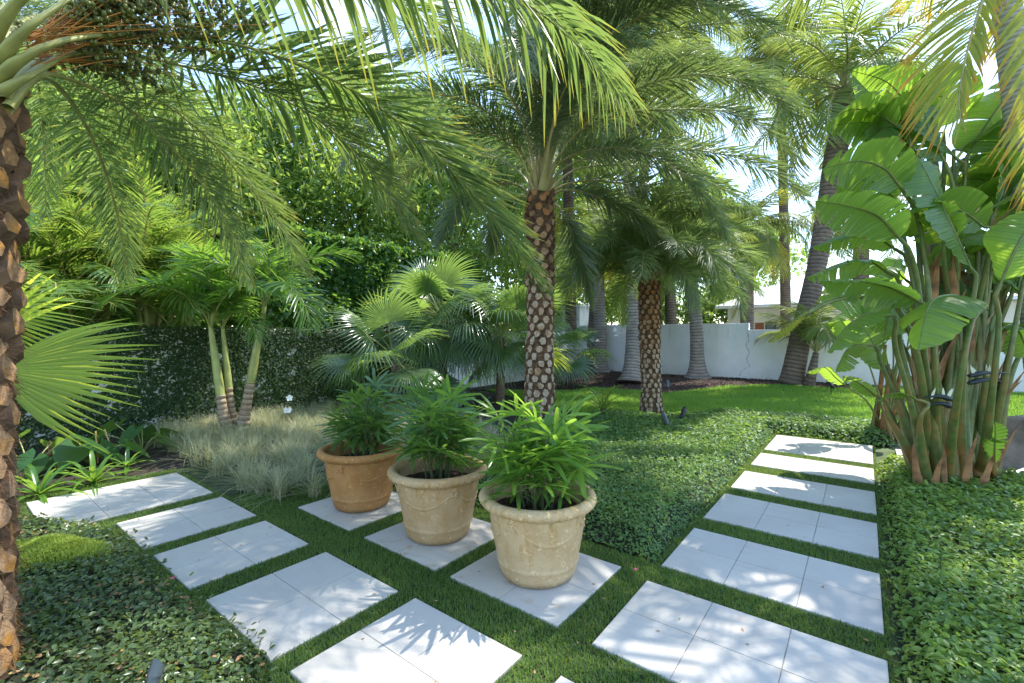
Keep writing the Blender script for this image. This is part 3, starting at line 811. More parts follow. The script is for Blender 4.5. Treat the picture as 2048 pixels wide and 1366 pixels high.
def date_trunk(base, top, r0, r1, mats, rows_gap=.085, boot=.11, out0=.02, out1=.05, flare=.0, start=0.0, bend=None, name='trunk', fibres=0, vlow=.15, pointed=False):
    base = np.asarray(base, float); top = np.asarray(top, float)
    mid = (base+top)/2+(np.zeros(3) if bend is None else np.asarray(bend))
    C = catmull([base, mid, top], 30); H = np.linalg.norm(top-base)
    u = np.linspace(0, 1, 30); R = (r0+(r1-r0)*u)*(1+.035*np.sin(u*9+1)+.02*np.sin(u*23))+flare*np.exp(-u*H/.16)
    mb = MB(); tube(mb, C, R, 20, 0, up=(1, 0, 0))
    nrow = int(H/rows_gap)
    T, Bv, Nv = frame(C, (1, 0, 0))
    pts = []
    for r in range(nrow):
        f = (r+.5)/nrow; i = f*29; i0 = min(int(i), 28); w = i-i0
        c = C[i0]*(1-w)+C[i0+1]*w; rad = R[i0]*(1-w)+R[i0+1]*w
        nb = max(6, int(round(2*PI*rad/boot)))
        for j in range(nb):
            a = (j+.5*(r % 2))*2*PI/nb+rng.normal(0, .07)+r*.06; f = np.clip((r+.5+rng.normal(0, .14))/nrow, 0, 1)
            pts.append((f, c, rad, a, T[i0], Bv[i0], Nv[i0], nb))
    m = len(pts)
    f = np.array([p[0] for p in pts]); c = np.array([p[1] for p in pts]); rad = np.array([p[2] for p in pts]); a = np.array([p[3] for p in pts])
    T_ = np.array([p[4] for p in pts]); B_ = np.array([p[5] for p in pts]); N_ = np.array([p[6] for p in pts])
    Rv = np.cos(a)[:, None]*B_+np.sin(a)[:, None]*N_; Tv = -np.sin(a)[:, None]*B_+np.cos(a)[:, None]*N_
    bw = (2*PI*rad/np.array([p[7] for p in pts]))
    out = (out0+(out1-out0)*f**1.5)*rng.uniform(.6, 1.4, m)
    up = out*.9*(f**.8)+.01*f
    hx = np.array([-.5, -.28, .28, .5, .26, -.26]); hy = np.array([.02, .52, .52, .02, -.62, -.62])
    if pointed:
        hx = np.array([-.5, -.13, .13, .5, .30, -.30]); hy = np.array([-.05, .75, .75, -.05, -.6, -.6])
    rg = rows_gap*1.15
    jj = .2 if pointed else .17
    jx = 1+rng.normal(0, jj, (m, 6)); jy = 1+rng.normal(0, jj, (m, 6))
    base_ = c[:, None]+Rv[:, None]*(rad*.97)[:, None, None]+Tv[:, None]*(hx[None]*jx*bw[:, None])[..., None]+T_[:, None]*(hy[None]*jy*rg)[..., None]
    topv = c[:, None]+Rv[:, None]*(rad+out)[:, None, None]*np.ones((1, 6, 1))+Tv[:, None]*(hx[None]*jx*bw[:, None]*.74)[..., None]+T_[:, None]*(hy[None]*jy*rg*.72+up[:, None])[..., None]
    topv += Rv[:, None]*(np.where(hy > .3, -.35, .12)[None]*out[:, None])[..., None]
    cen = topv.mean(1, keepdims=True)+Rv[:, None]*.004
    X = np.concatenate([base_, topv, cen], 1)  # m,13,3
    idx = np.arange(m*13).reshape(m, 13)
    q = np.concatenate([np.stack([idx[:, i], idx[:, (i+1) % 6], idx[:, 6+(i+1) % 6], idx[:, 6+i]], -1) for i in range(6)])
    t3 = np.concatenate([np.stack([idx[:, 6+i], idx[:, 6+(i+1) % 6], idx[:, 12]], -1) for i in range(6)])
    vv = np.clip(vlow+(f-.35)*1.5+rng.normal(0, .14, m), 0, 1)
    v0 = np.repeat(vv, 13)
    n0 = mb.n
    mb.add(X.reshape(-1, 3), q, mat=0, v=v0)
    mb.T.append(t3+n0); mb.MT.append(np.ones(len(t3), int))
    if fibres:
        k = rng.integers(0, m, fibres)
        P = c[k]+Rv[k]*(rad[k]+.004)[:, None]
        d = nrm(Tv[k]*rng.normal(0, 1, (fibres, 1))+T_[k]*rng.normal(0, .6, (fibres, 1))+Rv[k]*rng.uniform(.1, .6, (fibres, 1)))
        L = rng.uniform(.04, .12, fibres)
        uu = np.linspace(0, 1, 3)[None, :, None]
        P = P[:, None]+d[:, None]*L[:, None, None]*uu; P[..., 2] -= (L[:, None]*.3*uu[..., 0]**2)
        ribbons(mb, P, .0011, np.cross(d, Rv[k])[:, None], mat=2)
    return mb.mesh(name, mats, base, smooth=False)

M['fibre'] = plain('loose_fibre', (.16, .075, .03), .9, .4, 20)

# ---- the near palm at the left edge
b = W(-112, 1500, 1.98); b[2] = 0
ctr = W(-86, 150, 2.02)
near = thing('date_palm', 'near date palm at the left edge with orange leaf bases and hanging date clusters', 'palm tree', b, 0, 'date palms')
obj('trunk', date_trunk(b, ctr, .185, .16, [M['boot_dark'], M['boot_near'], M['fibre']], .105, .115, .022, .05, .02, name='trunk', fibres=9000, vlow=.2, pointed=True), near)
NF = [  # rachis as seen, with distance; leaflet length
 ([(-10, 165, 1.95), (62, 105, 1.95), (180, 72, 2.15), (340, 72, 2.55), (516, 100, 2.95), (700, 178, 3.3), (830, 272, 3.55), (960, 402, 3.75), (1085, 572, 3.9)], .46, .12, 0, 125),
 ([(0, 185, 1.95), (60, 150, 2.0), (138, 108, 2.2), (240, 108, 2.5), (345, 127, 2.8), (516, 175, 3.25), (650, 250, 3.6), (745, 345, 3.85), (830, 470, 4.05)], .44, .15, 0, 115),
 ([(10, 200, 2.0), (62, 130, 2.1), (138, 118, 2.35), (224, 148, 2.7), (310, 195, 3.05), (413, 274, 3.45), (499, 374, 3.8), (560, 455, 4.0), (610, 545, 4.2)], .42, .15, 0, 110),
 ([(15, 215, 2.0), (75, 152, 2.1), (138, 158, 2.3), (240, 206, 2.65), (327, 277, 2.95), (413, 380, 3.3), (465, 470, 3.5), (490, 560, 3.65)], .38, .16, 0, 105),
 ([(10, 230, 2.05), (60, 165, 2.15), (100, 160, 2.35), (150, 215, 2.65), (190, 290, 2.95), (222, 380, 3.25), (242, 470, 3.5), (252, 560, 3.7)], .36, .16, 0, 100),
 ([(-20, 150, 1.95), (40, 70, 1.9), (120, 10, 2.0), (230, -60, 2.2), (420, -120, 2.5), (640, -90, 2.85), (840, 20, 3.2), (960, 120, 3.4)], .46, .15, 0, 115),
 ([(-40, 120, 1.9), (40, 0, 1.85), (200, -110, 1.85), (420, -150, 1.9), (640, -130, 1.98), (850, -80, 2.08), (1040, 0, 2.22), (1160, 95, 2.38), (1250, 195, 2.5)], .43, .75, -.2, 110),
 ([(-40, 130, 2.1), (20, 60, 2.3), (80, 30, 2.6), (160, 40, 3.0), (260, 100, 3.4), (350, 200, 3.8), (420, 330, 4.2)], .40, .15, 0, 100),
 ([(-60, 140, 2.1), (-40, 60, 2.3), (-10, 20, 2.6), (40, 60, 3.0), (75, 160, 3.4), (88, 300, 3.7), (92, 430, 3.9)], .36, .2, 0, 90),
]
NW = [.0175, .0125, .0085, .0075, .0075, .0115, .0165, .009, .008]; NM = [1.8, 1.8, 1.9, 1.9, 1.9, 1.5, 1.45, 1.8, 1.8]; NL = [1.3, 1.22, .98, .95, .95, 1.1, 1.16, 1.0, 1.0]
for i, (pts, L, dr, ro, n) in enumerate(NF):
    obj('frond', date_frond(WP(*pts), .021, L*NL[i], int(n*NM[i]), .2 if i else .22, NW[i], ro, dr, .3, .38 if i in (0, 6) else .62, [M['date_near'], M['rachis_near']], a0=1.4 if i == 6 else 1.1, a1=.75 if i == 6 else .45, off=b, k=5, fl=.9 if i in (5, 6) else .6), near)
# fronds of the same crown that stand outside the view, still shading the beds
fr_out = [date_frond(arc(2.9, 1.0, 1.9), .02, .42, 85, .18, .0135, mats=[M['date_near'], M['rachis_near']]) for _ in range(2)]
cl = ctr-b
for i, (az, el) in enumerate([(3.3, 0), (3.9, .1), (2.7, .1), (4.3, .4)]):
    obj('frond', fr_out[i % 2], near, TRS(cl, az, el, 0, 1))
# date clusters
ico_v = []
ph = (1+5**.5)/2
ico_v = nrm(np.array([(-1, ph, 0), (1, ph, 0), (-1, -ph, 0), (1, -ph, 0), (0, -1, ph), (0, 1, ph), (0, -1, -ph), (0, 1, -ph), (ph, 0, -1), (ph, 0, 1), (-ph, 0, -1), (-ph, 0, 1)], float))
ico_t = np.array([(0, 11, 5), (0, 5, 1), (0, 1, 7), (0, 7, 10), (0, 10, 11), (1, 5, 9), (5, 11, 4), (11, 10, 2), (10, 7, 6), (7, 1, 8), (3, 9, 4), (3, 4, 2), (3, 2, 6), (3, 6, 8), (3, 8, 9), (4, 9, 5), (2, 4, 11), (6, 2, 10), (8, 6, 7), (9, 8, 1)])
def fruit_cluster(c0, c1, spread, n):
    mb = MB(); c0 = np.asarray(c0); c1 = np.asarray(c1)
    st = 24
    for i in range(st):
        e = c1+rng.normal(0, 1, 3)*spread; 
        m_ = (c0*.45+e*.55)+rng.normal(0, .03, 3)+[0, 0, .06]
        C = catmull([c0+rng.normal(0, .02, 3), m_, e], 12)
        tube(mb, C, .0021, 4, 1, cap=False)
        k = n//st
        for f in rng.uniform(.45, 1.0, k):
            p = C[min(11, int(f*11))]+rng.normal(0, .014, 3)
            mb.add(p+ico_v*np.array([.0105, .0105, .0135])*rng.uniform(.8, 1.15), T=ico_t, mat=0, v=rng.random())
    return mb.mesh('fruit_cluster', [M['fruit'], M['strand']], b)
for c0, c1, sp, n in [(W(60, 90, 2.0), W(310, 30, 2.45), (.15, .12, .08), 900), (W(60, 90, 2.0), W(430, 25, 2.7), (.17, .15, .10), 1100), (W(70, 120, 2.05), W(265, 140, 2.65), (.18, .14, .07), 800)]:
    obj('fruit_cluster', fruit_cluster(c0, c1, np.array(sp), n), near)

# ---- the middle palm behind the pots
b = G(1078, 862); ctr = W(1079, 388, 7.5)
midp = thing('date_palm', 'tall date palm standing behind the pots, trunk in the middle of the picture', 'palm tree', b, 0, 'date palms')
obj('trunk', date_trunk(b, ctr, .22, .165, [M['boot_dark'], M['boot'], M['fibre']], .118, .15, .026, .065, .05, name='trunk', fibres=2500, bend=(.02, 0, 0), vlow=.0), midp)
MF = [
 ([(1072, 400, 7.45), (1062, 340, 7.3), (1022, 272, 7.0), (965, 218, 6.6), (885, 190, 6.2), (800, 205, 5.8), (730, 260, 5.5), (690, 330, 5.3)], .42),
 ([(1075, 390, 7.4), (1074, 300, 7.2), (1072, 210, 6.8), (1068, 130, 6.2), (1060, 80, 5.5), (1048, 90, 4.8), (1038, 160, 4.3)], .42),
 ([(1086, 395, 7.4), (1102, 345, 7.2), (1134, 316, 7.0), (1180, 300, 6.7), (1260, 298, 6.3), (1340, 330, 6.0), (1410, 395, 5.8), (1450, 470, 5.7)], .42),
 ([(1088, 390, 7.5), (1112, 320, 7.4), (1170, 258, 7.2), (1250, 226, 7.0), (1340, 220, 6.8), (1440, 222, 6.6), (1520, 252, 6.4), (1585, 310, 6.3)], .44),
 ([(1090, 385, 7.55), (1130, 335, 7.5), (1210, 308, 7.4), (1310, 298, 7.2), (1410, 303, 7.0), (1500, 324, 6.9), (1580, 370, 6.8), (1635, 430, 6.7)], .44),
 ([(1092, 392, 7.6), (1140, 366, 7.7), (1220, 364, 7.9), (1320, 385, 8.1), (1410, 432, 8.3), (1470, 490, 8.4)], .42),
 ([(1094, 398, 7.5), (1130, 380, 7.4), (1200, 395, 7.3), (1280, 440, 7.2), (1335, 500, 7.1)], .38),
 ([(1092, 405, 7.5), (1118, 415, 7.4), (1145, 470, 7.3), (1165, 535, 7.2), (1180, 605, 7.2)], .34),
 ([(1070, 395, 7.6), (1040, 345, 7.8), (975, 310, 8.1), (890, 310, 8.4), (810, 350, 8.7), (760, 420, 8.9)], .42),
 ([(1068, 400, 7.5), (1035, 370, 7.3), (980, 370, 7.0), (920, 410, 6.7), (880, 480, 6.5)], .38),
 ([(1066, 405, 7.5), (1045, 395, 7.5), (1005, 430, 7.5), (985, 500, 7.5)], .34),
 ([(1082, 385, 7.4), (1092, 300, 7.1), (1120, 200, 6.6), (1165, 120, 6.0), (1225, 80, 5.4), (1290, 90, 4.9)], .42),
 ([(1080, 385, 7.6), (1085, 290, 7.9), (1110, 190, 8.4), (1160, 110, 8.9), (1230, 70, 9.4), (1310, 80, 9.8)], .42),
 ([(1078, 385, 7.6), (1070, 280, 7.8), (1030, 180, 8.2), (960, 110, 8.6), (880, 90, 9.0), (800, 120, 9.3)], .42),
 ([(1086, 388, 7.5), (1120, 280, 7.6), (1200, 180, 7.8), (1300, 120, 8.0), (1400, 110, 8.2), (1490, 150, 8.4)], .42),
 ([(1074, 388, 7.4), (1060, 290, 7.1), (1020, 190, 6.6), (950, 120, 6.1), (870, 90, 5.6), (790, 110, 5.2)], .42),
 ([(1090, 380, 7.6), (1150, 250, 7.8), (1260, 160, 8.0), (1400, 130, 8.2), (1530, 160, 8.4), (1620, 230, 8.5)], .44),
 ([(1086, 385, 7.4), (1140, 280, 7.0), (1250, 190, 6.6), (1380, 150, 6.2), (1500, 170, 5.9), (1590, 230, 5.7)], .42),
 ([(1092, 390, 7.6), (1150, 340, 7.8), (1260, 330, 8.0), (1380, 350, 8.2), (1480, 400, 8.3), (1540, 460, 8.4)], .42),
 ([(1084, 380, 7.3), (1110, 240, 6.8), (1180, 110, 6.2), (1290, 30, 5.7), (1420, 10, 5.2), (1540, 50, 4.9)], .42),
 ([(1070, 390, 7.4), (1030, 300, 7.2), (950, 260, 6.9), (850, 270, 6.6), (770, 330, 6.4)], .42),
 ([(1072, 385, 7.6), (1040, 240, 7.8), (960, 130, 8.1), (850, 60, 8.5), (730, 70, 8.8), (640, 130, 9.0)], .44),
 ([(1076, 385, 7.6), (1078, 330, 8.0), (1082, 290, 8.6), (1090, 290, 9.3), (1098, 330, 9.9)], .40),
]
_c = W(1080, 385, 7.45)  # unseen fronds added above the view to shade and dapple the slabs
for tx, ty, pk in [(-2.2, 4.4, 5.9), (-1.3, 5.2, 5.8), (-.9, 4.2, 6.1), (-1.9, 3.4, 6.3), (-.6, 6.2, 5.7), (-1.5, 4.2, 6.2), (-.5, 4.9, 6.3), (.1, 5.3, 6.0), (.5, 5.9, 6.4), (-1.1, 4.7, 5.9), (.6, 6.8, 6.2), (-1.0, 3.9, 6.6), (-.8, 4.5, 6.0), (-.2, 4.5, 6.3), (-.3, 5.5, 6.5)]:
    e = np.array([tx, ty, pk-.75]); h_ = (_c*.55+e*.45); h_[2] = pk
    MF.append(([_c, _c+(h_-_c)*[.32, .32, .62], h_, e+[(h_-e)[0]*.35, (h_-e)[1]*.35, .5], e], .50))
for pts, L in MF:
    obj('frond', date_frond(WP(*pts) if len(pts[0]) == 3 and pts[0][0] > 20 else np.array(pts), .029, L*1.4, 270 if len(pts[0]) == 3 and pts[0][0] > 20 else 125, .15, .0125, 0, .2, .28, .5, off=b), midp)

# ---- generic date palm from shared fronds
DL = [date_frond(arc(1.0, e, bnd, sway=sw), .010, .25, 150, .14, .0048, 0, .14, .28, .42, mats=[M['date_light'], M['rachis']]) for e, bnd, sw in [(.9, 1.7, .06), (.9, 2.1, -.05), (.9, 1.4, .03)]]
def crown(t, lib, c, nf, L, seed, el_lo=-.9, el_hi=.65, name='frond', jit=.1):
    r_ = np.random.default_rng(seed)
    for i in range(nf):
        f = i/max(nf-1, 1)
        az = i*2.39996+r_.uniform(-.2, .2); el = el_lo+(el_hi-el_lo)*f+r_.uniform(-jit, jit)
        o = obj(name, lib[r_.integers(len(lib))], t, TRS(c, az, el, r_.uniform(-.25, .25), L*r_.uniform(.88, 1.1)*(1-.15*f)))
b = G(1303, 831); ctr = W(1298, 566, 9.0)
sm = thing('date_palm', 'smaller date palm with diamond pattern trunk at the edge of the lawn', 'palm tree', b, 0, 'date palms')
obj('trunk', date_trunk(b, ctr, .175, .165, [M['boot_dark'], M['boot'], M['fibre']], .092, .105, .018, .05, .06, name='trunk', fibres=1200, vlow=.1), sm)
crown(sm, DL, ctr-b, 52, 2.45, 5, -.4, .8)

# ================================================================== FEATHER PALMS (coconut, areca, christmas palm)
def feather(C, mats, n=60, Lmax=.5, wmax=.018, rw=.02, s0=.2, droop=.5, dih=.15, jit=.1, a0=1.25, a1=.5, roll=0, k=5, off=None, name='frond', fold=.4, prof=None, djit=.12, wprof=None, side=(-1, 1)):
    C = catmull(C, 30); u = np.linspace(0, 1, 30)
    mb = MB(); tube(mb, C, rw*(1-.88*u)+.0015, 6, 1, cap=False)
    pr = prof or ([0, .15, .5, .8, 1], [.55, .9, 1, .75, .3])
    leaflet_set(mb, C, n, s0, lambda q: Lmax*np.interp(q, *pr), wmax, a0, a1, dih, jit, droop, k, fold, roll, djit=djit, wprof=wprof, side=side)
    if len(side) == 1: leaflet_set(mb, C, n, s0, lambda q: .4*Lmax*np.interp(q, *pr), wmax, a0*.6, a1*.6, dih, jit, droop, k, fold, roll, side=(-side[0],))
    return mb.mesh(name, mats, off)
CO = [feather(arc(1, .8, b_, sway=s_), [M['coco'], M['rachis']], 62, .26, .0075, .009, .18, .55, .1, .12) for b_, s_ in [(1.5, .04), (1.9, -.05), (1.15, .0)]]
COY = [feather(arc(1, .8, b_, sway=s_), [M['coco_yellow'], M['rachis']], 62, .26, .0075, .009, .18, .5, .1, .15) for b_, s_ in [(1.6, .04), (2.0, -.05)]]
AR = [feather(arc(1, 1.0, b_, sway=s_), [M['areca'], M['rachis']], 46, .28, .0095, .008, .16, .35, .45, .1) for b_, s_ in [(1.3, .05), (1.7, -.04), (1.0, 0)]]
AD = [feather(arc(1, 1.0, b_, sway=s_), [M['adon'], M['shaft']], 46, .29, .0115, .009, .18, .32, .45, .3, wprof=([0, .15, .5, .9, 1], [.4, .8, 1, .8, .35])) for b_, s_ in [(1.9, .06), (2.2, -.05), (1.5, .0)]]

def ring_palm(name, label, base, pts, radii, matname, lib, nf, L, seed, el=(-.8, .9), extra=None, group=None, shaft=None, cat='palm tree', flare=.1):
    base = np.asarray(base, float)
    t = thing(name, label, cat, base, 0, group)
    C = catmull(np.vstack([base, pts]), 60)
    u = np.linspace(0, 1, 60); R = np.interp(u, np.linspace(0, 1, len(radii)), radii)
    seg = np.concatenate([[0], np.cumsum(np.linalg.norm(np.diff(C, axis=0), axis=1))])
    R = R+flare*np.exp(-seg/.22)+.004*np.sin(seg*62)
    mb = MB(); tube(mb, C, R, 16, 0, up=(1, 0, 0))
    obj('trunk', mb.mesh('trunk', M[matname], base), t)
    c = C[-1]-base
    if shaft:
        dv = nrm(C[-1]-C[-4]); mb = MB()
        S = C[-1]+np.outer(np.linspace(-.02, shaft, 8), dv)
        tube(mb, S, R[-1]*np.array([1.0, 1.05, 1.0, .92, .85, .75, .62, .45]), 12, 0, up=(1, 0, 0))
        obj('crownshaft', mb.mesh('crownshaft', M['shaft'], base), t)
        c = c+dv*shaft*.93
    crown(t, lib, c, nf, L, seed, *el)
    return t
gb = 'palms along the white wall'
def up_from(px, py, d, z):
    p = W(px, py, d); p[2] = z; return p
def Bz(px, py, z):
    return G(px, py, z)
ring_palm('coconut_palm', 'straight grey ringed palm with bulging foot against the white wall', Bz(1395, 757, .15), WP((1393, 660, 15.0), (1384, 570, 15.0), (1380, 520, 15.0)), [.23, .21, .20, .19], 'ring', CO, 24, 2.6, 21, (-.9, .8), group=gb, flare=.25)
ring_palm('coconut_palm', 'thick ringed palm right behind the smaller date palm', Bz(1262, 764, .1), WP((1267, 660, 14.8), (1266, 560, 14.8), (1262, 420, 14.8), (1255, 250, 14.8)), [.24, .23, .22, .2, .19], 'ring', CO, 22, 3.2, 22, (-.8, .9), group=gb, flare=.22)
ring_palm('coconut_palm', 'slimmer ringed palm half hidden behind the thick ringed one', Bz(1284, 756, .15), WP((1283, 660, 15.6), (1279, 540, 15.6), (1285, 380, 15.6), (1300, 200, 15.6)), [.19, .18, .17, .16], 'ring', CO, 20, 3.2, 23, (-.8, .9), group=gb, flare=.1)
ring_palm('coconut_palm', 'pale ringed palm beside the bromeliad near the wall pillar', Bz(1202, 746, .15), WP((1200, 660, 17.4), (1197, 560, 17.4), (1190, 400, 17.4), (1180, 250, 17.4)), [.24, .22, .21, .2], 'ring', CO, 22, 3.6, 24, (-.8, .9), group=gb, flare=.12)
ring_palm('coconut_palm', 'dark ringed palm nearest the wall pillar, with a white orchid on it', Bz(1184, 744, .15), WP((1187, 660, 17.8), (1190, 590, 17.8), (1182, 470, 17.8)), [.26, .22, .2, .18], 'ring_dark', COY, 20, 3.2, 25, (-1.1, .5), group=gb, flare=.1)
lean = ring_palm('coconut_palm', 'leaning dark palm bent to the right over the white wall', Bz(1582, 768, .15), WP((1604, 660, 13.4), (1628, 560, 13.4), (1650, 440, 13.4), (1668, 330, 13.3), (1690, 180, 13.2)), [.30, .27, .25, .27, .29, .24], 'ring_dark', CO, 30, 3.2, 26, (-1.2, .9), group=gb, flare=.06)
yb = Bz(1618, 771, .15)
ring_palm('young_coconut_palm', 'young coconut palm with short trunk beside the leaning palm', yb, WP((1626, 735, 12.9), (1632, 705, 12.9)), [.12, .11, .07], 'ring_dark', CO, 13, 2.3, 27, (.1, 1.05), group=gb, flare=.05)
yy = W(1495, 665, 19.5); yy[2] = 0
ring_palm('coconut_palm', 'yellowing palm with brown trunk standing behind the wall step', yy, WP((1494, 600, 19.5), (1494, 545, 19.5), (1492, 470, 19.5)), [.28, .27, .26, .25], 'ring_dark', COY+CO, 34, 3.0, 28, (-1.2, .9), group='palms beyond the wall')
yy = W(1722, 665, 19); yy[2] = 0
ring_palm('coconut_palm', 'brown trunk palm in front of the white roof behind the bird of paradise', yy, WP((1722, 600, 19), (1722, 520, 19), (1722, 400, 19)), [.3, .29, .28, .26], 'ring_dark', CO, 26, 3.4, 29, (-1.2, .9), group='palms beyond the wall')
# tall palms further back whose heads fill the sky
for i, (px, py, d, lab) in enumerate([(1330, 60, 20, 'tall palm head behind the smaller date palm, high against the sky'), (1560, 130, 23, 'tall far palm left of the open sky'),
                                 (1130, 90, 19, 'tall palm head above the middle date palm')]):
    b0 = W(px+14, 665, d); b0[2] = 0
    ring_palm('coconut_palm', lab, b0, WP((px+8, 450, d), (px, py, d)), [.25, .22, .2], 'ring_dark', CO, 42, 4.2, 31+i, (-.9, 1.0), group='palms beyond the wall')

# christmas palms by the ivy wall
ga = 'three slim palms by the ivy wall'
def adonidia(label, bpx, pts, r, L, nf, seed, shaft):
    b0 = G(*bpx); d = (CAMH)*FPX/(bpx[1]-669.5)
    P = WP(*[(x, y, d) for x, y in pts])
    ring_palm('christmas_palm', label, b0, P, r, 'ring_small', AD, nf, L, seed, (-.1, .95), group=ga, shaft=shaft, flare=.05)
adonidia('slim palm with straight trunk, leftmost of the three by the ivy wall', (456, 872), [(447, 830), (441, 790)], [.085, .07, .062], 1.75, 8, 41, 1.15)
adonidia('slimmest palm trunk between its two neighbours at the ivy wall', (470, 868), [(463, 820), (458, 775)], [.06, .052, .048], 1.5, 6, 42, 1.0)
adonidia('slim palm leaning right, rightmost of the three by the ivy wall', (482, 872), [(491, 820), (501, 765)], [.085, .07, .062], 1.75, 8, 43, 1.3)
for i, (px, py, d, h, lab) in enumerate([(75, 600, 7.5, 1.9, 'glossy palm with arching fronds beside the near date palm trunk'), (300, 560, 8.6, 2.3, 'glossy palm growing over the middle of the ivy wall'),
                                         ]):
    p = W(px, py, d); b0 = p.copy(); b0[2] = 0
    ring_palm('christmas_palm', lab, b0, np.array([[p[0], p[1], h*.5], [p[0], p[1], h*.8]]), [.09, .08, .075], 'ring_small', AD, 12, 1.8, 45+i, (-.45, .8), group='palms before the ivy wall', shaft=h*.35, flare=.04)
for i, (px, X_, h, L, lab) in enumerate([(150, -10.2, 2.6, 3.0, 'yellow green areca palm behind the ivy wall, leftmost'), (330, -10.3, 2.9, 3.1, 'yellow green areca palm behind the three slim palms'),
                                        (-40, -10.2, 2.8, 3.0, 'areca palm behind the near date palm trunk')]):
    p = W(px, 669, 1.0)-np.array([0, 0, CAMH]); p = p*(X_/p[0]); p[2] = 0
    t = thing('areca_palm', lab, 'palm tree', p, 0, 'areca palms behind the ivy wall')
    for j in range(6):
        a = j*1.047; mb = MB(); hh = h*rng.uniform(.5, 1.0)
        q = np.array([.2*math.cos(a), .2*math.sin(a), 0]); e = np.array([.42*math.cos(a), .42*math.sin(a), hh])
        tube(mb, catmull([q, (q+e)/2, e], 10), .04, 8, up=(1, 0, 0)); obj('cane', mb.mesh('cane', M['shaft']), t)
        crown(t, AR, e, 7, L*.72, 60+10*i+j, -.1, .8)

# near coconut palm at the right edge
b0 = W(2110, 700, 5.0); b0[2] = 0
cp = thing('coconut_palm', 'near coconut palm at the right edge with grey trunk and yellowing fronds', 'palm tree', b0, 0, None)
C = catmull(np.vstack([b0, WP((2066, 520, 5.0), (2046, 300, 5.0), (2030, 150, 5.0), (2014, 20, 5.0), (2000, -110, 5.0))]), 60)
mb = MB(); seg = np.linspace(0, 6, 60); tube(mb, C, np.linspace(.15, .115, 60)+.003*np.sin(seg*40), 18, 0, up=(1, 0, 0)); obj('trunk', mb.mesh('trunk', M['bark_grey'], b0), cp)
for pts, L, ro, n in [
  ([(1998, -90, 5.0), (1985, -60, 4.8), (1962, 10, 4.6), (1935, 100, 4.5), (1918, 190, 4.45), (1922, 245, 4.4)], .74, .5, 60),
  ([(2002, -90, 5.0), (2040, -60, 4.8), (2082, 40, 4.6), (2105, 200, 4.5), (2110, 330, 4.4), (2105, 430, 4.4)], .6, -.4, 56),
  ([(2000, -95, 5.0), (1960, -110, 5.3), (1900, -80, 5.7), (1840, -10, 6.1)], .7, 0, 44),
  ([(2000, -95, 5.1), (2010, -80, 5.5), (2020, 0, 6.0), (2022, 90, 6.3)], .6, 0, 44)]:
    obj('frond', feather(WP(*pts), [M['coco_yellow'], M['rachis']], n, L, .018, .024, .16, .42, .05, .12, 1.1, .45, ro, 6, b0, side=(1,) if L == .74 else (-1, 1)), cp)
for i in range(10):
    obj('frond', CO[i % 3], cp, TRS(C[-1]-b0+[0, 0, .1], i*2.39996+.4, .25+.05*i, 0, 2.9))

# ================================================================== FAN PALMS
def fan_leaf(R, span, nseg, mat, droop, seed, petiole, split=.5, cup=.25, stalk='petiole'):
    """stalk from the origin along +X, then the pleated blade"""
    r_ = np.random.default_rng(seed); mb = MB()
    C = catmull([(0, 0, 0), (petiole*.5, 0, petiole*.10), (petiole, 0, petiole*.06)], 8)
    tube(mb, C, np.linspace(.016, .008, 8)*R/.8, 6, 1, cap=False)
    h = C[-1]
    th = np.linspace(-span/2, span/2, nseg); dth = span/(nseg-1)
    u = np.array([.02, .15, .32, .5, .66, .8, .92, 1.0])
    rl = R*(1-.16*(th/(span/2))**2)*r_.uniform(.94, 1.05, nseg)
    d = np.stack([np.cos(th), np.sin(th), cup*np.cos(th*.5)*np.ones(nseg)], 1); d = nrm(d)
    P = h+d[:, None]*rl[:, None, None]*u[None, :, None]
    dr = np.maximum(droop+r_.normal(0, .08, nseg), 0)
    uu = np.clip((u-split*.7)/(1-split*.7), 0, 1)
    P[..., 2] -= (dr*rl)[:, None]*(uu**2)[None]*.8
    P[..., 2] -= .10*R*(u[None]**2)
    w = np.where(u <= split, u*np.tan(dth/2)*1.02, split*np.tan(dth/2)*np.interp(u, [split, .8, 1], [1, .55, .05]))
    wd = w[None]*rl[:, None]
    s = nrm(np.stack([-np.sin(th), np.cos(th), np.zeros(nseg)], 1))
    n_ = nrm(np.cross(d, s))
    n_ *= np.sign(n_[:, 2:3]+1e-9)
    ribbons(mb, P, wd, s[:, None], .5, n_[:, None], v=np.clip(r_.normal(.5, .2, nseg), 0, 1))
    return mb.mesh('leaf', [mat, M['shaft']])
FL = [fan_leaf(.8, 3.9, 44, M['fan'], .5, 80, .75), fan_leaf(.8, 3.5, 40, M['fan'], .35, 81, .85), fan_leaf(.8, 4.2, 46, M['fan'], .7, 82, .65)]
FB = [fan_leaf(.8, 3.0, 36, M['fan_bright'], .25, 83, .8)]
def face(p, facing, s=1.0, tilt=0.0):
    """matrix: stalk from p outwards; facing=(az, el, roll)"""
    return TRS(p, facing[0], facing[1], facing[2], s)
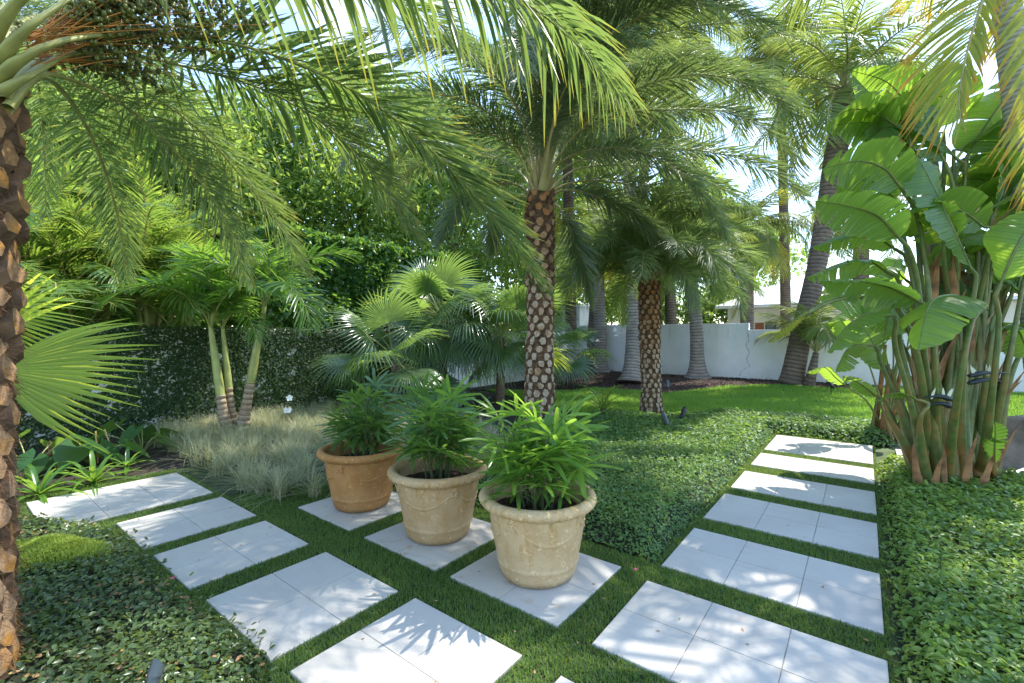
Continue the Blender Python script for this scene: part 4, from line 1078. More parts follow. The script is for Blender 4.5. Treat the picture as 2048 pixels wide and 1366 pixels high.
def fan_palm(label, base, h, leaves, seed, group='fan palms in front of the wall', L=1.0, trunk=True, bright=.07):
    r_ = np.random.default_rng(seed)
    t = thing('fan_palm', label, 'fan palm', base, 0, group)
    mb = MB(); C = catmull([(0, 0, 0), (.02, 0, h*.5), (0, .03, h)], 16)
    tube(mb, C, np.linspace(.11, .09, 16), 12, 0, up=(1, 0, 0)); obj('trunk', mb.mesh('trunk', M['bark']), t)
    for i in range(leaves):
        f = i/leaves
        az = i*2.39996+r_.uniform(-.3, .3); el = -.75+1.75*f**1.1+r_.uniform(-.15, .15)
        lib = FB if r_.random() < bright else FL
        obj('leaf', lib[r_.integers(len(lib))], t, TRS(C[-1], az, el, r_.uniform(-.7, .7), L*r_.uniform(.8, 1.15)))
    return t
fan_palm('large fan palm with glossy drooping leaves left of the middle trunk', G(885, 806), 1.9, 40, 91, L=1.15)
fan_palm('lower fan palm with drooping leaves nearer the striped grass', G(790, 824), 1.0, 20, 92, L=1.05, bright=.05)
fan_palm('fan palm close behind the middle date palm trunk, partly hidden', G(1000, 806), 1.55, 28, 93, L=1.1)
fan_palm('fan palm showing to the right of the middle date palm trunk', G(1112, 772), 1.1, 18, 94, L=1.1, bright=0)
# left fan palm beside the near trunk
b0 = W(-90, 900, 4.0); b0[2] = 0
lf = thing('fan_palm', 'bright backlit fan palm reaching out from behind the near palm trunk', 'fan palm', b0, 0, None)
mb = MB(); tube(mb, catmull([b0, b0+[0, 0, .5], b0+[.02, 0, 1.0]], 10), .09, 10, up=(1, 0, 0)); obj('trunk', mb.mesh('trunk', M['bark'], b0), lf)
def cam_leaf(parent, b0, hub, tip, normal_tilt, R, span, nseg, mat, droop, seed, split=.55, cup=.05, bend=None):
    """fan leaf with its hub and main tip at given places, blade turned by normal_tilt round its axis"""
    hub = np.asarray(hub); tip = np.asarray(tip)
    d = nrm(tip-hub); pl = .55
    me = fan_leaf(R, span, nseg, mat, droop, seed, pl, split, cup)
    az = math.atan2(d[1], d[0]); el = math.asin(d[2])
    org = hub-d*pl
    o = obj('leaf', me, parent, TRS(org-b0, az, el, normal_tilt, 1.0))
    return o
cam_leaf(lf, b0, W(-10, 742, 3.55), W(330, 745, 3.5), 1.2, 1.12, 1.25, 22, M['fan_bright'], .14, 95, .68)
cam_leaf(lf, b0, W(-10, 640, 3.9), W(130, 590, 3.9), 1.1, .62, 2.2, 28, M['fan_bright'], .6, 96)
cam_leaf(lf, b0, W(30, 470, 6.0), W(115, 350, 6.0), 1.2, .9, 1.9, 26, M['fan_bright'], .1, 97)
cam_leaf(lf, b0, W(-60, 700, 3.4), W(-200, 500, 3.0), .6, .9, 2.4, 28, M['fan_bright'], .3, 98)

# ================================================================== BIRD OF PARADISE
def blade(mb, mid, wmax, roll, sag, tears, seed, mat=0, asym=1.0):
    """a big paddle leaf along the midrib; sag>0 lets the halves hang, <0 lifts them"""
    r_ = np.random.default_rng(seed)
    n = 41; C = catmull(mid, n); T, B, N = frame(C, roll=roll)
    u = np.linspace(0, 1, n)
    L = np.linalg.norm(np.diff(C, axis=0), axis=1).sum()
    w = wmax*np.power(np.clip(np.sin(PI*np.power(u, .82)), 0, 1), .55)*np.where(u > .8, 1-.5*((u-.8)/.2)**2, 1)
    tube(mb, C, np.linspace(.013, .003, n), 6, 1, cap=False)
    m = 6
    for sg in (-1, 1):
        cuts = [0]+sorted(int(x*(n-1)) for x in r_.uniform(.12, .92, tears))+[n-1]
        cuts = sorted(set(cuts))
        W_ = w*(asym if sg > 0 else 1)
        for a, b2 in zip(cuts[:-1], cuts[1:]):
            if b2-a < 1: continue
            ii = np.arange(a, b2+1); k = len(ii)
            v = np.linspace(0, 1, m)
            ds = sag+r_.normal(0, .12 if tears else .03)
            # outer edge pulled together where torn, so that gaps open
            cen = (a+b2)/2; pull = .88 if tears else 1.0
            iu = cen+(ii-cen)*pull
            P = np.zeros((k, m, 3))
            for j in range(m):
                q = v[j]
                src = ii+(iu-ii)*q**1.3
                Cx = np.stack([np.interp(src, np.arange(n), C[:, c]) for c in range(3)], 1)
                Bx = B[ii]*sg; Nx = N[ii]; Tx = T[ii]
                ang = -ds*(.5+.5*q)
                sweep = .28
                ww = W_[ii]*q
                P[:, j] = Cx+(Bx*np.cos(ang)[..., None] if np.ndim(ang) else Bx*math.cos(ang))*ww[:, None]+Nx*(math.sin(ang)*ww)[:, None]+Tx*(sweep*ww)[:, None]
                P[:, j, 2] -= .10*abs(sag)*ww*q
                P[:, j] += Nx*(.010*np.sin(ii*1.9+sg)*q)[:, None]
            idx = np.arange(k*m).reshape(k, m)
            qd = np.stack([idx[:-1, :-1], idx[:-1, 1:], idx[1:, 1:], idx[1:, :-1]], -1).reshape(-1, 4)
            if sg < 0: qd = qd[:, ::-1]
            tt = (u[ii][:, None]*L-.0*v[None])+0*v[None]
            va = np.full((k, m), np.clip(.5+r_.normal(0, .18), 0, 1)); va[:, -1] += np.clip(.25+.55*np.sin(ii*.7+r_.uniform(0, 6))+r_.normal(0, .4, k), 0, 1.2)
            mb.add(P.reshape(-1, 3), qd, mat=mat, v=va.ravel(), t=tt.ravel())

def bop_leaf(parent, b0, foot, mid, wmax, roll=0.0, sag=.35, tears=3, seed=0, mats=None, via=None, asym=1.0, pr=.034):
    mb = MB()
    mid = np.asarray(mid)
    pts = [foot]+([np.asarray(v) for v in via] if via is not None else [])+[mid[0]-nrm(mid[1]-mid[0])*.12, mid[0]]
    C = catmull(pts, 22)
    tube(mb, C, np.interp(np.linspace(0, 1, 22), [0, .2, .55, 1], [pr*1.7, pr*1.25, pr*.75, pr*.5]), 8, 1, flat=.75, cap=False, up=(.3, 1, 0))
    blade(mb, mid, wmax, roll, sag, tears, seed)
    return obj('leaf', mb.mesh('leaf', mats or [M['bop'], M['petiole']], b0), parent)

cb = G(1905, 972)
bop = thing('bird_of_paradise', 'big white bird of paradise clump with torn paddle leaves beside the right path', 'plant', cb, 0, None)
def foot(px, py=955, d=4.75):
    p = W(px, py, d); p[2] = max(min(p[2], .12), .02); return p
# trunks wrapped in dry sheaths
for i, (px0, px1, py1, d) in enumerate([(1905, 1900, 500, 5.0), (1860, 1830, 640, 4.9), (1960, 1985, 600, 5.1), (1925, 1935, 560, 5.3)]):
    p0 = foot(px0, 960, d); p1 = W(px1, py1, d)
    mb = MB(); C = catmull([p0, (p0+p1)/2+[.02, .02, 0], p1], 16); tube(mb, C, np.linspace(.095, .06, 16), 12, 0, up=(1, 0, 0))
    m = 34; f = rng.uniform(.02, 1.0, m); a = rng.uniform(0, 2*PI, m)
    ci = C[(f*15).astype(int)]; rd = np.stack([np.cos(a), np.sin(a), np.zeros(m)], 1)
    L = rng.uniform(.18, .5, m); uu = np.linspace(0, 1, 5)
    P = ci[:, None]+rd[:, None]*(.075+.10*uu[None, :, None]**1.4*L[:, None, None]*2)+np.array([0, 0, 1.])*(L[:, None]*uu[None])[..., None]
    s = np.stack([-np.sin(a), np.cos(a), np.zeros(m)], 1)
    wd = np.array([.065, .06, .05, .03, .006])[None]*rng.uniform(.6, 1.1, m)[:, None]
    ribbons(mb, P, wd, s[:, None], .5, -rd[:, None], mat=np.int64(0))
    me = mb.mesh('stem', [M['dry'], M['dry_pale']], cb)
    mi = np.zeros(len(me.polygons), np.int32); me.polygons.foreach_get('material_index', mi)
    mi[-m*8:] = np.repeat(rng.random(m) < .35, 8).astype(np.int32); me.polygons.foreach_set('material_index', mi)
    obj('stem', me, bop)
BL = [ # foot px, via px pts, midrib pts (px,py,d) base->tip, width, roll, sag, tears, mat
 (1915, [(1925, 760, 4.6)], [(1942, 538, 4.45), (1905, 455, 4.4), (1868, 375, 4.4), (1833, 308, 4.45)], .30, 1.0, .25, 1, 'bop', 1.25),
 (1880, [(1868, 700, 4.6), (1845, 480, 4.6)], [(1806, 382, 4.5), (1770, 338, 4.45), (1715, 322, 4.4), (1645, 338, 4.35)], .27, -.9, .25, 7, 'bop', 1.0),
 (1870, [(1850, 720, 4.5), (1835, 560, 4.4)], [(1800, 478, 4.3), (1755, 432, 4.25), (1695, 412, 4.2), (1630, 402, 4.2)], .25, -.7, .35, 6, 'bop', 1.0),
 (1880, [(1850, 720, 4.9), (1825, 560, 5.0)], [(1790, 498, 5.0), (1745, 470, 5.0), (1690, 468, 5.0), (1622, 496, 5.0)], .17, -.4, .7, 2, 'bop', 1.0),
 (1865, [(1840, 740, 5.0), (1810, 600, 5.1)], [(1775, 545, 5.1), (1735, 522, 5.1), (1680, 527, 5.1), (1612, 556, 5.1)], .19, -.6, .7, 5, 'bop', 1.0),
 (1880, [(1870, 760, 4.4), (1865, 640, 4.35)], [(1838, 604, 4.2), (1780, 575, 4.15), (1710, 562, 4.1), (1638, 562, 4.1)], .2, -.55, .6, 1, 'bop', 1.0),
 (1860, [(1840, 740, 4.4), (1790, 610, 4.3), (1700, 595, 4.2)], [(1618, 624, 4.1), (1590, 640, 4.1), (1562, 662, 4.1), (1536, 684, 4.1)], .085, -.7, .4, 0, 'bop_yellow', 1.0),
 (1890, [(1920, 760, 4.0), (1945, 640, 4.0)], [(1952, 608, 4.0), (1900, 590, 3.9), (1858, 612, 3.8), (1835, 705, 3.75)], .30, -.15, .55, 1, 'bop', 1.0),
 (1850, [(1820, 800, 4.4), (1790, 690, 4.3)], [(1772, 632, 4.2), (1735, 628, 4.15), (1695, 652, 4.1), (1655, 705, 4.05)], .22, -.45, .5, 2, 'bop', 1.0),
 (1855, [(1830, 820, 4.5), (1800, 680, 4.5)], [(1792, 600, 4.5), (1785, 615, 4.45), (1775, 640, 4.4), (1768, 675, 4.4)], .2, .2, .6, 0, 'bop', 1.0),
 (1850, [(1800, 800, 5.0), (1775, 730, 5.0)], [(1770, 742, 5.0), (1752, 700, 5.0), (1738, 672, 5.05), (1725, 655, 5.1)], .2, 1.2, .15, 1, 'bop', 1.0),
 (1845, [(1800, 820, 4.9), (1760, 720, 4.9)], [(1735, 692, 4.9), (1712, 690, 4.9), (1690, 705, 4.9), (1672, 745, 4.9)], .19, -.3, .6, 2, 'bop', 1.0),
 (1840, [(1795, 860, 5.1)], [(1755, 795, 5.1), (1730, 775, 5.1), (1710, 762, 5.1), (1684, 752, 5.1)], .09, -.6, .3, 0, 'bop', 1.0),
 (1850, [(1840, 840, 4.4)], [(1835, 800, 4.4), (1805, 788, 4.4), (1780, 788, 4.4), (1752, 803, 4.4)], .07, -.4, .4, 0, 'bop', 1.0),
 (1960, [(1985, 780, 4.3), (1998, 640, 4.2)], [(2000, 570, 4.15), (2030, 500, 4.1), (2060, 450, 4.1), (2100, 400, 4.1)], .28, -.7, .4, 0, 'bop', 1.0),
 (1940, [(1945, 700, 5.2), (1940, 420, 5.3)], [(1935, 310, 5.3), (1975, 245, 5.3), (2015, 190, 5.3), (2062, 130, 5.3)], .36, -.75, .35, 1, 'bop', 1.0),
 (1950, [(1955, 700, 5.3), (1945, 470, 5.3)], [(1945, 390, 5.3), (1990, 330, 5.25), (2030, 270, 5.2), (2085, 210, 5.2)], .34, -.7, .35, 1, 'bop', 1.0),
 (1910, [(1900, 700, 5.4), (1870, 420, 5.5)], [(1855, 350, 5.5), (1810, 275, 5.5), (1765, 215, 5.5), (1705, 150, 5.5)], .36, .9, .25, 2, 'bop', 1.0),
 (1910, [(1905, 700, 5.6), (1880, 380, 5.7)], [(1860, 290, 5.7), (1820, 220, 5.7), (1775, 165, 5.7), (1700, 140, 5.7)], .33, -.5, .4, 1, 'bop', 1.0),
 (1925, [(1930, 640, 5.1), (1915, 430, 5.0)], [(1890, 325, 5.0), (1872, 290, 5.0), (1855, 250, 5.0), (1845, 200, 5.0)], .24, 1.3, .2, 1, 'bop', 1.0),
 (1895, [(1880, 650, 5.1), (1835, 480, 5.0)], [(1790, 400, 4.95), (1760, 370, 4.9), (1720, 360, 4.9), (1670, 372, 4.9)], .24, -.5, .4, 4, 'bop', 1.0),
 (1900, [(1890, 660, 5.2), (1860, 470, 5.2)], [(1825, 300, 5.2), (1790, 262, 5.2), (1740, 245, 5.2), (1672, 250, 5.2)], .28, -.8, .3, 4, 'bop', 1.0),
 (1990, [(1990, 935, 4.5)], [(1989, 925, 4.45), (1990, 895, 4.42), (1991, 870, 4.42), (1990, 842, 4.45)], .13, 1.0, .15, 0, 'bop', 1.0),
 (1900, [(1900, 830, 5.2)], [(1902, 765, 5.2), (1902, 725, 5.2), (1902, 680, 5.2), (1900, 636, 5.2)], .13, 1.3, .2, 0, 'bop', 1.0),
 (1970, [(2010, 760, 4.6), (2040, 600, 4.6)], [(2048, 560, 4.6), (2060, 500, 4.6), (2085, 450, 4.6), (2110, 420, 4.6)], .22, .5, .3, 2, 'bop', 1.0),
 (1975, [(2020, 760, 4.8)], [(2070, 660, 4.8), (2095, 620, 4.8), (2120, 600, 4.8), (2160, 590, 4.8)], .24, .3, .4, 2, 'bop', 1.0),
 (1935, [(1960, 700, 4.9), (1985, 500, 4.9)], [(1990, 420, 4.9), (2005, 380, 4.9), (2015, 330, 4.9), (2022, 280, 4.9)], .24, 1.1, .2, 2, 'bop', 1.0),
 (1925, [(1945, 700, 5.5), (1960, 540, 5.5)], [(1960, 470, 5.5), (1930, 440, 5.5), (1905, 430, 5.5), (1870, 440, 5.5)], .25, .4, .4, 2, 'bop', 1.0),
 (1890, [(1870, 750, 5.3), (1830, 600, 5.4)], [(1812, 560, 5.4), (1780, 535, 5.4), (1745, 560, 5.4), (1720, 610, 5.4)], .24, -.2, .45, 3, 'bop', 1.0),
 (1960, [(1975, 740, 4.7), (1995, 620, 4.7)], [(2000, 660, 4.7), (2020, 650, 4.7), (2040, 665, 4.7), (2060, 720, 4.7)], .2, .2, .5, 1, 'bop', 1.0),
]
for i, (fx, via, mid, wmax, roll, sag, tears, mt, asym) in enumerate(BL):
    bop_leaf(bop, cb, foot(fx+rng.uniform(-14, 14), 955, 4.75+rng.uniform(-.12, .2)), WP(*mid), wmax, roll, sag, tears+1+i % 2, 300+i, [M[mt], M['petiole']], WP(*via), asym)
for i in range(26):
    d = rng.uniform(5.0, 6.0); bx = rng.uniform(1770, 2060); by = rng.uniform(230, 660); sd = -1 if bx < 1920 else 1
    if i % 4 == 0: sd = -sd
    ln = rng.uniform(110, 190); ri = rng.uniform(-.2, .9)
    mid = WP((bx, by, d), (bx+sd*ln*.3, by-ln*.35*ri, d+.05), (bx+sd*ln*.65, by-ln*.55*ri+4, d+.08), (bx+sd*ln, by-ln*.5*ri+ln*.22, d+.1))
    bop_leaf(bop, cb, foot(1910+rng.uniform(-60, 60), 950, 4.95), mid, rng.uniform(.3, .42), rng.uniform(-1.2, 1.2), rng.uniform(.15, .5), int(rng.integers(1, 7)), 600+i, [M['bop'], M['petiole']], WP((1910*.4+bx*.6, by*.55+950*.45, 5.1)))
for i in range(10):
    d = rng.uniform(4.5, 5.0); bx = rng.uniform(1800, 2010); by = rng.uniform(400, 640); sd = -1 if bx < 1915 else 1
    if i % 3 == 0: sd = -sd
    ln = rng.uniform(95, 160); ri = rng.uniform(.1, 1.1)
    mid = WP((bx, by, d), (bx+sd*ln*.3, by-ln*.35*ri, d-.05), (bx+sd*ln*.65, by-ln*.55*ri+4, d-.08), (bx+sd*ln, by-ln*.5*ri+ln*.22, d-.1))
    bop_leaf(bop, cb, foot(1910+rng.uniform(-60, 60), 952, 4.8), mid, rng.uniform(.2, .28), rng.uniform(-1.1, 1.1), rng.uniform(.1, .45), int(rng.integers(1, 6)), 660+i, [M['bop'], M['petiole']], WP((1910*.4+bx*.6, by*.55+950*.45, 4.9)))
for i in range(22):
    d = rng.uniform(4.7, 5.05); x0 = rng.uniform(1855, 1985); y0 = rng.uniform(470, 860); p0 = W(x0, y0, d); ln = rng.uniform(.3, .7)
    dv = nrm(np.array([*(right*((x0-1915)/150*.4+rng.normal(0, .14))), 1.0])); C = catmull([p0, p0+dv*ln*.5-np.r_[fwd, 0]*.03, p0+dv*ln-np.r_[fwd, 0]*.1+np.r_[right, 0]*rng.normal(0, .06)], 8)
    mb = MB(); sv = nrm(np.cross(dv, np.r_[fwd, 0]+rng.normal(0, .3, 3)))
    ribbons(mb, C[None], (np.array([.03, .05, .05, .045, .038, .03, .018, .003])*rng.uniform(.6, 1.1))[None], sv[None, None], .45, np.r_[fwd, 0][None, None])
    obj('dry_sheath', mb.mesh('dry_sheath', M['dry'] if i % 3 else M['dry_pale'], cb), bop)
for i in range(26):
    x0 = rng.uniform(1835, 1995); d = rng.uniform(4.45, 5.0); p0 = foot(x0, 962, d); ln = rng.uniform(.2, .6)
    dv = nrm(right*((x0-1915)/150*.5+rng.normal(0, .1))) if False else right*((x0-1915)/150*.45+rng.normal(0, .08))
    dv = nrm(np.array([dv[0], dv[1], 1.0])); C = catmull([p0, p0+dv*ln*.5-np.r_[fwd, 0]*.02, p0+dv*ln-np.r_[fwd, 0]*.06], 8)
    mb = MB(); sv = nrm(np.cross(dv, np.r_[fwd, 0]+rng.normal(0, .3, 3)))
    ribbons(mb, C[None], (np.array([.036, .042, .038, .033, .028, .02, .012, .002])*rng.uniform(.5, 1.1)*(1+rng.normal(0, .12, 8)))[None], sv[None, None], .45, np.r_[fwd, 0][None, None])
    obj('dry_sheath', mb.mesh('dry_sheath', M['dry'] if i % 3 else M['dry_pale'], cb), bop)
# leafless stalks of cut and young leaves
for i in range(6):
    x0 = rng.uniform(1845, 1990); x1 = 1915+(x0-1915)*rng.uniform(1.3, 2.1)+rng.normal(0, 12); y1 = rng.uniform(640, 830); d = rng.uniform(4.5, 5.1)
    p0 = foot(x0, 960, d); p1 = W(x1, y1, d)
    mb = MB(); C = catmull([p0, (p0*.55+p1*.45)+[0, 0, .03], p1], 14); tube(mb, C, np.linspace(.068, .02, 14), 8, 0, flat=.55, up=(.3, 1, 0))
    # dry margin along the sheath
    d_ = nrm(C[-1]-C[0]); s = nrm(np.cross(d_, [0.6, -.7, 0])); 
    ribbons(mb, (C[:9]+s*.062*np.linspace(1, .5, 9)[:, None])[None], np.linspace(.026, .006, 9)[None], s[None, None], mat=1)
    ribbons(mb, (C[:8]-s*.06*np.linspace(1, .5, 8)[:, None]-np.r_[fwd, 0]*.02)[None], np.linspace(.02, .005, 8)[None], s[None, None], mat=1)
    obj('stalk', mb.mesh('stalk', [M['petiole'], M['dry']], cb), bop)
# dark beaked flowers
def flower(c, dirn, L):
    c = np.asarray(c); dirn = nrm(np.asarray(dirn)); mb = MB()
    for o_, ll in ((0, L), (-.07, L*.8)):
        C = c+np.outer(np.linspace(0, ll, 12), dirn)+np.array([0, 0, o_]); C[:, 2] += .03*np.sin(np.linspace(0, PI, 12))
        tube(mb, C, np.interp(np.linspace(0, 1, 12), [0, .15, .5, 1], [.02, .034, .022, .001]), 8, 0, flat=.8)
    k = 4; az = rng.uniform(-1.2, 1.2, k); base = c+np.outer(rng.uniform(.03, .2, k), dirn)
    side = nrm(np.cross(dirn, [0, 0, 1])); d = nrm(np.array([0, 0, 1.])+side*az[:, None]*.5-dirn*rng.uniform(0, .9, (k, 1)))
    u = np.linspace(0, 1, 4)[None, :, None]
    ribbons(mb, base[:, None]+d[:, None]*.12*u, np.array([.008, .016, .012, .001])[None], dirn[None, None], .4, side[None, None], mat=1)
    return mb.mesh('flower', [M['bract'], M['sepal']], cb)
rt = np.array([right[0], right[1], 0])
obj('flower', flower(W(1938, 752, 4.35), rt+[0, 0, .03], .42), bop)
obj('flower', flower(W(1905, 800, 4.4), -rt+[0, 0, .05], .3), bop)
obj('flower', flower(W(1900, 672, 5.0), rt*.5+[0, 0, .3], .3), bop)
# the second, slimmer clump behind
cb2 = G(1765, 882)
bop2 = thing('bird_of_paradise', 'slimmer bird of paradise clump standing behind the big one', 'plant', cb2, 0, None)
for i, (x1, y1, y0, w, tilt) in enumerate([(1722, 700, 640, .18, -.5), (1690, 770, 735, .13, -.5), (1742, 640, 560, .2, .8), (1790, 650, 560, .22, .5), (1815, 700, 640, .2, .3), (1760, 600, 520, .2, -1.0), (1775, 680, 600, .2, 1.2), (1830, 620, 540, .2, .6)]):
    d = 6.8+.1*i
    f0 = cb2+[rng.uniform(-.15, .15), rng.uniform(-.15, .15), .02]
    dx = -60 if x1 < 1760 else 50
    bop_leaf(bop2, cb2, f0, WP((x1, y1, d), (x1+dx*.3, (y1*.6+y0*.4), d), (x1+dx*.7, y0, d), (x1+dx*1.3, y0+10, d)), w, tilt, .4, 2, 400+i, None, WP(((x1+1765)/2+8, (y1+880)/2-20, d)), pr=.018)
for i in range(9):
    x1 = rng.uniform(1735, 1830); y1 = rng.uniform(660, 800); f0 = cb2+[rng.uniform(-.18, .18), rng.uniform(-.1, .1), .02]; p1 = W(x1, y1, 6.9)
    mb = MB(); C = catmull([f0, (f0+p1)/2+[.01, 0, .02], p1], 12); tube(mb, C, np.linspace(.05, .016, 12), 8, 0 if i % 3 else 1, flat=.6, up=(.3, 1, 0))
    obj('stalk', mb.mesh('stalk', [M['petiole'], M['dry']], cb2), bop2)
# big dead leaf lying against the clump
pb = G(1975, 960); mb = MB()
blade(mb, WP((1990, 945, 5.0), (2020, 880, 5.1), (2050, 840, 5.2), (2100, 830, 5.3)), .3, -.5, .5, 2, 501)
tube(mb, catmull([pb+[0, 0, .0], W(1985, 955, 4.95), W(1992, 940, 5.0)], 8), .02, 8, 1, up=(.3, 1, 0))
tag(obj('dead_leaf', mb.mesh('dead_leaf', [M['dead_leaf'], M['dead_leaf']], pb)), 'large brown dead paddle leaf drooping right of the bird of paradise', 'leaf').location = tuple(pb)

# ================================================================== WALLS
def wall_thing(name, label, boxes, cap=None):
    lo = np.min([b_[0] for b_ in boxes], 0); hi = np.max([b_[1] for b_ in boxes], 0)
    c = np.array([(lo[0]+hi[0])/2, (lo[1]+hi[1])/2, 0])
    t = thing(name, label, 'wall', c)
    for l_, h_ in boxes:
        mb = MB(); box(mb, l_, h_, bev=.008); obj('wall_panel', mb.mesh('wall_panel', M['stucco'], c, smooth=False), t)
    return t, c
bw, bwc = wall_thing('garden_wall', 'white stucco garden wall with a step and crack, along the back', [((-9.25, 16.4, -.05), (-3.0, 16.6, 1.98)), ((-2.998, 16.4, -.05), (9.0, 16.6, 1.76))])
# crack in the wall
mb = MB(); ck = [(1494, 662), (1497, 680), (1492, 690), (1498, 705), (1494, 718), (1499, 732), (1493, 736), (1483, 742), (1479, 752)]
pts = []
for px, py in ck:
    a = W(px, py, 1)-np.array([0, 0, CAMH]); t_ = 16.394/a[1]; pts.append(a*t_+np.array([0, 0, CAMH]))
pts = np.array(pts); pts[:, 1] = 16.396
pts = catmull(pts, 60); pts[:, 0] += rng.normal(0, .012, 60)
ribbons(mb, pts[None], (.003+.005*rng.random(60))[None], np.array([1., 0, 0])[None, None])
obj('crack', mb.mesh('crack', M['crack'], bwc), bw)
lw, lwc = wall_thing('garden_wall', 'white garden wall at the left, mostly hidden under ivy', [((-9.5, -6, -.05), (-9.3, 16.6, 1.715))])
pl = thing('wall_pillar', 'white square pillar at the corner of the two walls', 'pillar', (-9.75, 16.95, 0))
mb = MB(); box(mb, (-.42, -.35, -.05), (.42, .45, 2.72), bev=.01); obj('shaft', mb.mesh('shaft', M['stucco'], smooth=False), pl)
mb = MB(); box(mb, (-.45, -.38, 2.72), (.45, .48, 2.84), bev=.015); obj('cap', mb.mesh('cap', M['stucco'], smooth=False), pl)

# ivy over the left wall
n = 78000
y = rng.uniform(-.5, 10.5, n); z = rng.uniform(0, 1.74, n)
cov = smooth(9.6, 7.6, y+.5*pnoise(y, z, 3)+.35*(z-1.2)*-1.0)
cov = np.where(y > 7.6, cov*(smooth(.25, .85, z+.3*pnoise(y, z, 4))), 1.0)
k = rng.random(n) < cov*np.clip(.93-.7*(pnoise(y, z, 6.5)+.6*pnoise(z, y, 13) > .66), .12, 1); y = y[k]; z = z[k]; n = len(y)
P = np.c_[-9.3+.015+rng.random(n)**2*.07, y, z]
N = nrm(rng.normal(0, .5, (n, 3))+[1, 0, .25]); d = nrm(np.cross(N, rng.normal(0, 1, (n, 3)))); s = np.cross(d, N)
L = rng.uniform(.025, .05, n)
mb = MB(); u = np.array([0, .5, 1.])[None, :, None]
ribbons(mb, P[:, None]+d[:, None]*L[:, None, None]*u, np.array([.12, .5, .05])[None]*L[:, None]*.85, s[:, None], .3, N[:, None])
ivo = obj('ivy', mb.mesh('ivy', M['ivy'], (-9.28, 4, 0))); ivo.location = (-9.28, 4, 0)
tag(ivo, 'dark small leaved ivy covering the left garden wall', 'ivy')
# hanging strands
st = 0
for y0 in list(rng.uniform(7.2, 10.6, 22))+list(rng.uniform(1.0, 6.5, 12)):
    m = 40; zl = np.linspace(1.70, rng.uniform(.15, 1.0), m); far = y0 > 7
    C = np.c_[np.full(m, -9.24)+rng.normal(0, .004, m), y0+.02*np.sin(zl*5)+rng.normal(0, .003, m), zl]
    mb = MB(); tube(mb, C, .0035, 4, 0, cap=False, up=(0, 1, 0))
    if far:
        q = np.repeat(C, 3, 0); k = len(q); N = nrm(rng.normal(0, .4, (k, 3))+[1, 0, 0]); d = nrm(np.cross(N, rng.normal(0, 1, (k, 3)))); L = rng.uniform(.03, .055, k)
        ribbons(mb, q[:, None]+d[:, None]*L[:, None, None]*u, np.array([.12, .5, .05])[None]*L[:, None], np.cross(d, N)[:, None], mat=0)
    o = obj('strand', mb.mesh('strand', M['ivy'], (-9.28, 4, 0)), ivo); st += 1

# ================================================================== HEDGES AND TREES BEYOND
def leaf_cloud(P, L, mat, name, upb=.5, w=.5, off=None):
    n = len(P); N = nrm(rng.normal(0, .6, (n, 3))+[0, 0, upb]); d = nrm(np.cross(N, rng.normal(0, 1, (n, 3)))); d[:, 2] -= .25; d = nrm(d)
    s = nrm(np.cross(d, N)); L = L*rng.uniform(.6, 1.3, n); u_ = np.array([0, .45, 1.])[None, :, None]
    mb = MB()
    ribbons(mb, P[:, None]+d[:, None]*L[:, None, None]*u_-np.array([0, 0, 1.])*(L[:, None]*.15*u_[..., 0]**2)[..., None], np.array([.1, .5, .04])[None]*L[:, None]*w, s[:, None], .25, N[:, None])
    return mb.mesh(name, mat, off)
def hedge(label, x0, x1, y0, y1, z0, z1, n, L, mat, w=.95, rz=0.0, name='hedge'):
    c = np.array([(x0+x1)/2, (y0+y1)/2, 0])
    t = thing(name, label, 'hedge', c)
    x = rng.uniform(x0, x1, n); y = rng.uniform(y0, y1, n); z = z0+(z1-z0)*rng.random(n)
    b_ = .22*(pnoise(y, z, 2.2)+.6*pnoise(z, y, 5.1)); sgn = rng.random(n)
    x = np.where(sgn < .6, x1-np.abs(rng.normal(0, .1, n))+b_, x); z = np.where(sgn > .85, z1-np.abs(rng.normal(0, .1, n))+b_*.8, z)
    y = np.where((sgn > .6) & (sgn < .75), y0+np.abs(rng.normal(0, .1, n)), y)
    obj('foliage', leaf_cloud(np.c_[x, y, z], L, mat, 'foliage', .5, w, c), t)
    for i in range(5):
        yy_ = y0+(y1-y0)*(i+.5)/5; xx = (x0+x1)/2; mb = MB()
        tube(mb, np.array([[xx, yy_, -.02], [xx+.05, yy_, z1*.4], [xx, yy_+.05, z1*.75]]), [.04, .03, .02], 6, up=(1, 0, 0)); obj('trunk', mb.mesh('trunk', M['bark'], c), t)
    return t
hedge('dark round leaved hedge rising behind the ivy wall', -11.3, -9.75, 4.4, 11, .3, 3.9, 52000, .10, M['clusia'])
hedge('shaded hedge behind the left end of the ivy wall', -13.2, -11.9, -5, 4.3, .3, 3.8, 26000, .11, M['clusia'])
hedge('clipped bright green hedge seen over the back wall', -12.5, -6.9, 18.6, 19.6, 0, 4.6, 15000, .10, M['tree_mid'])

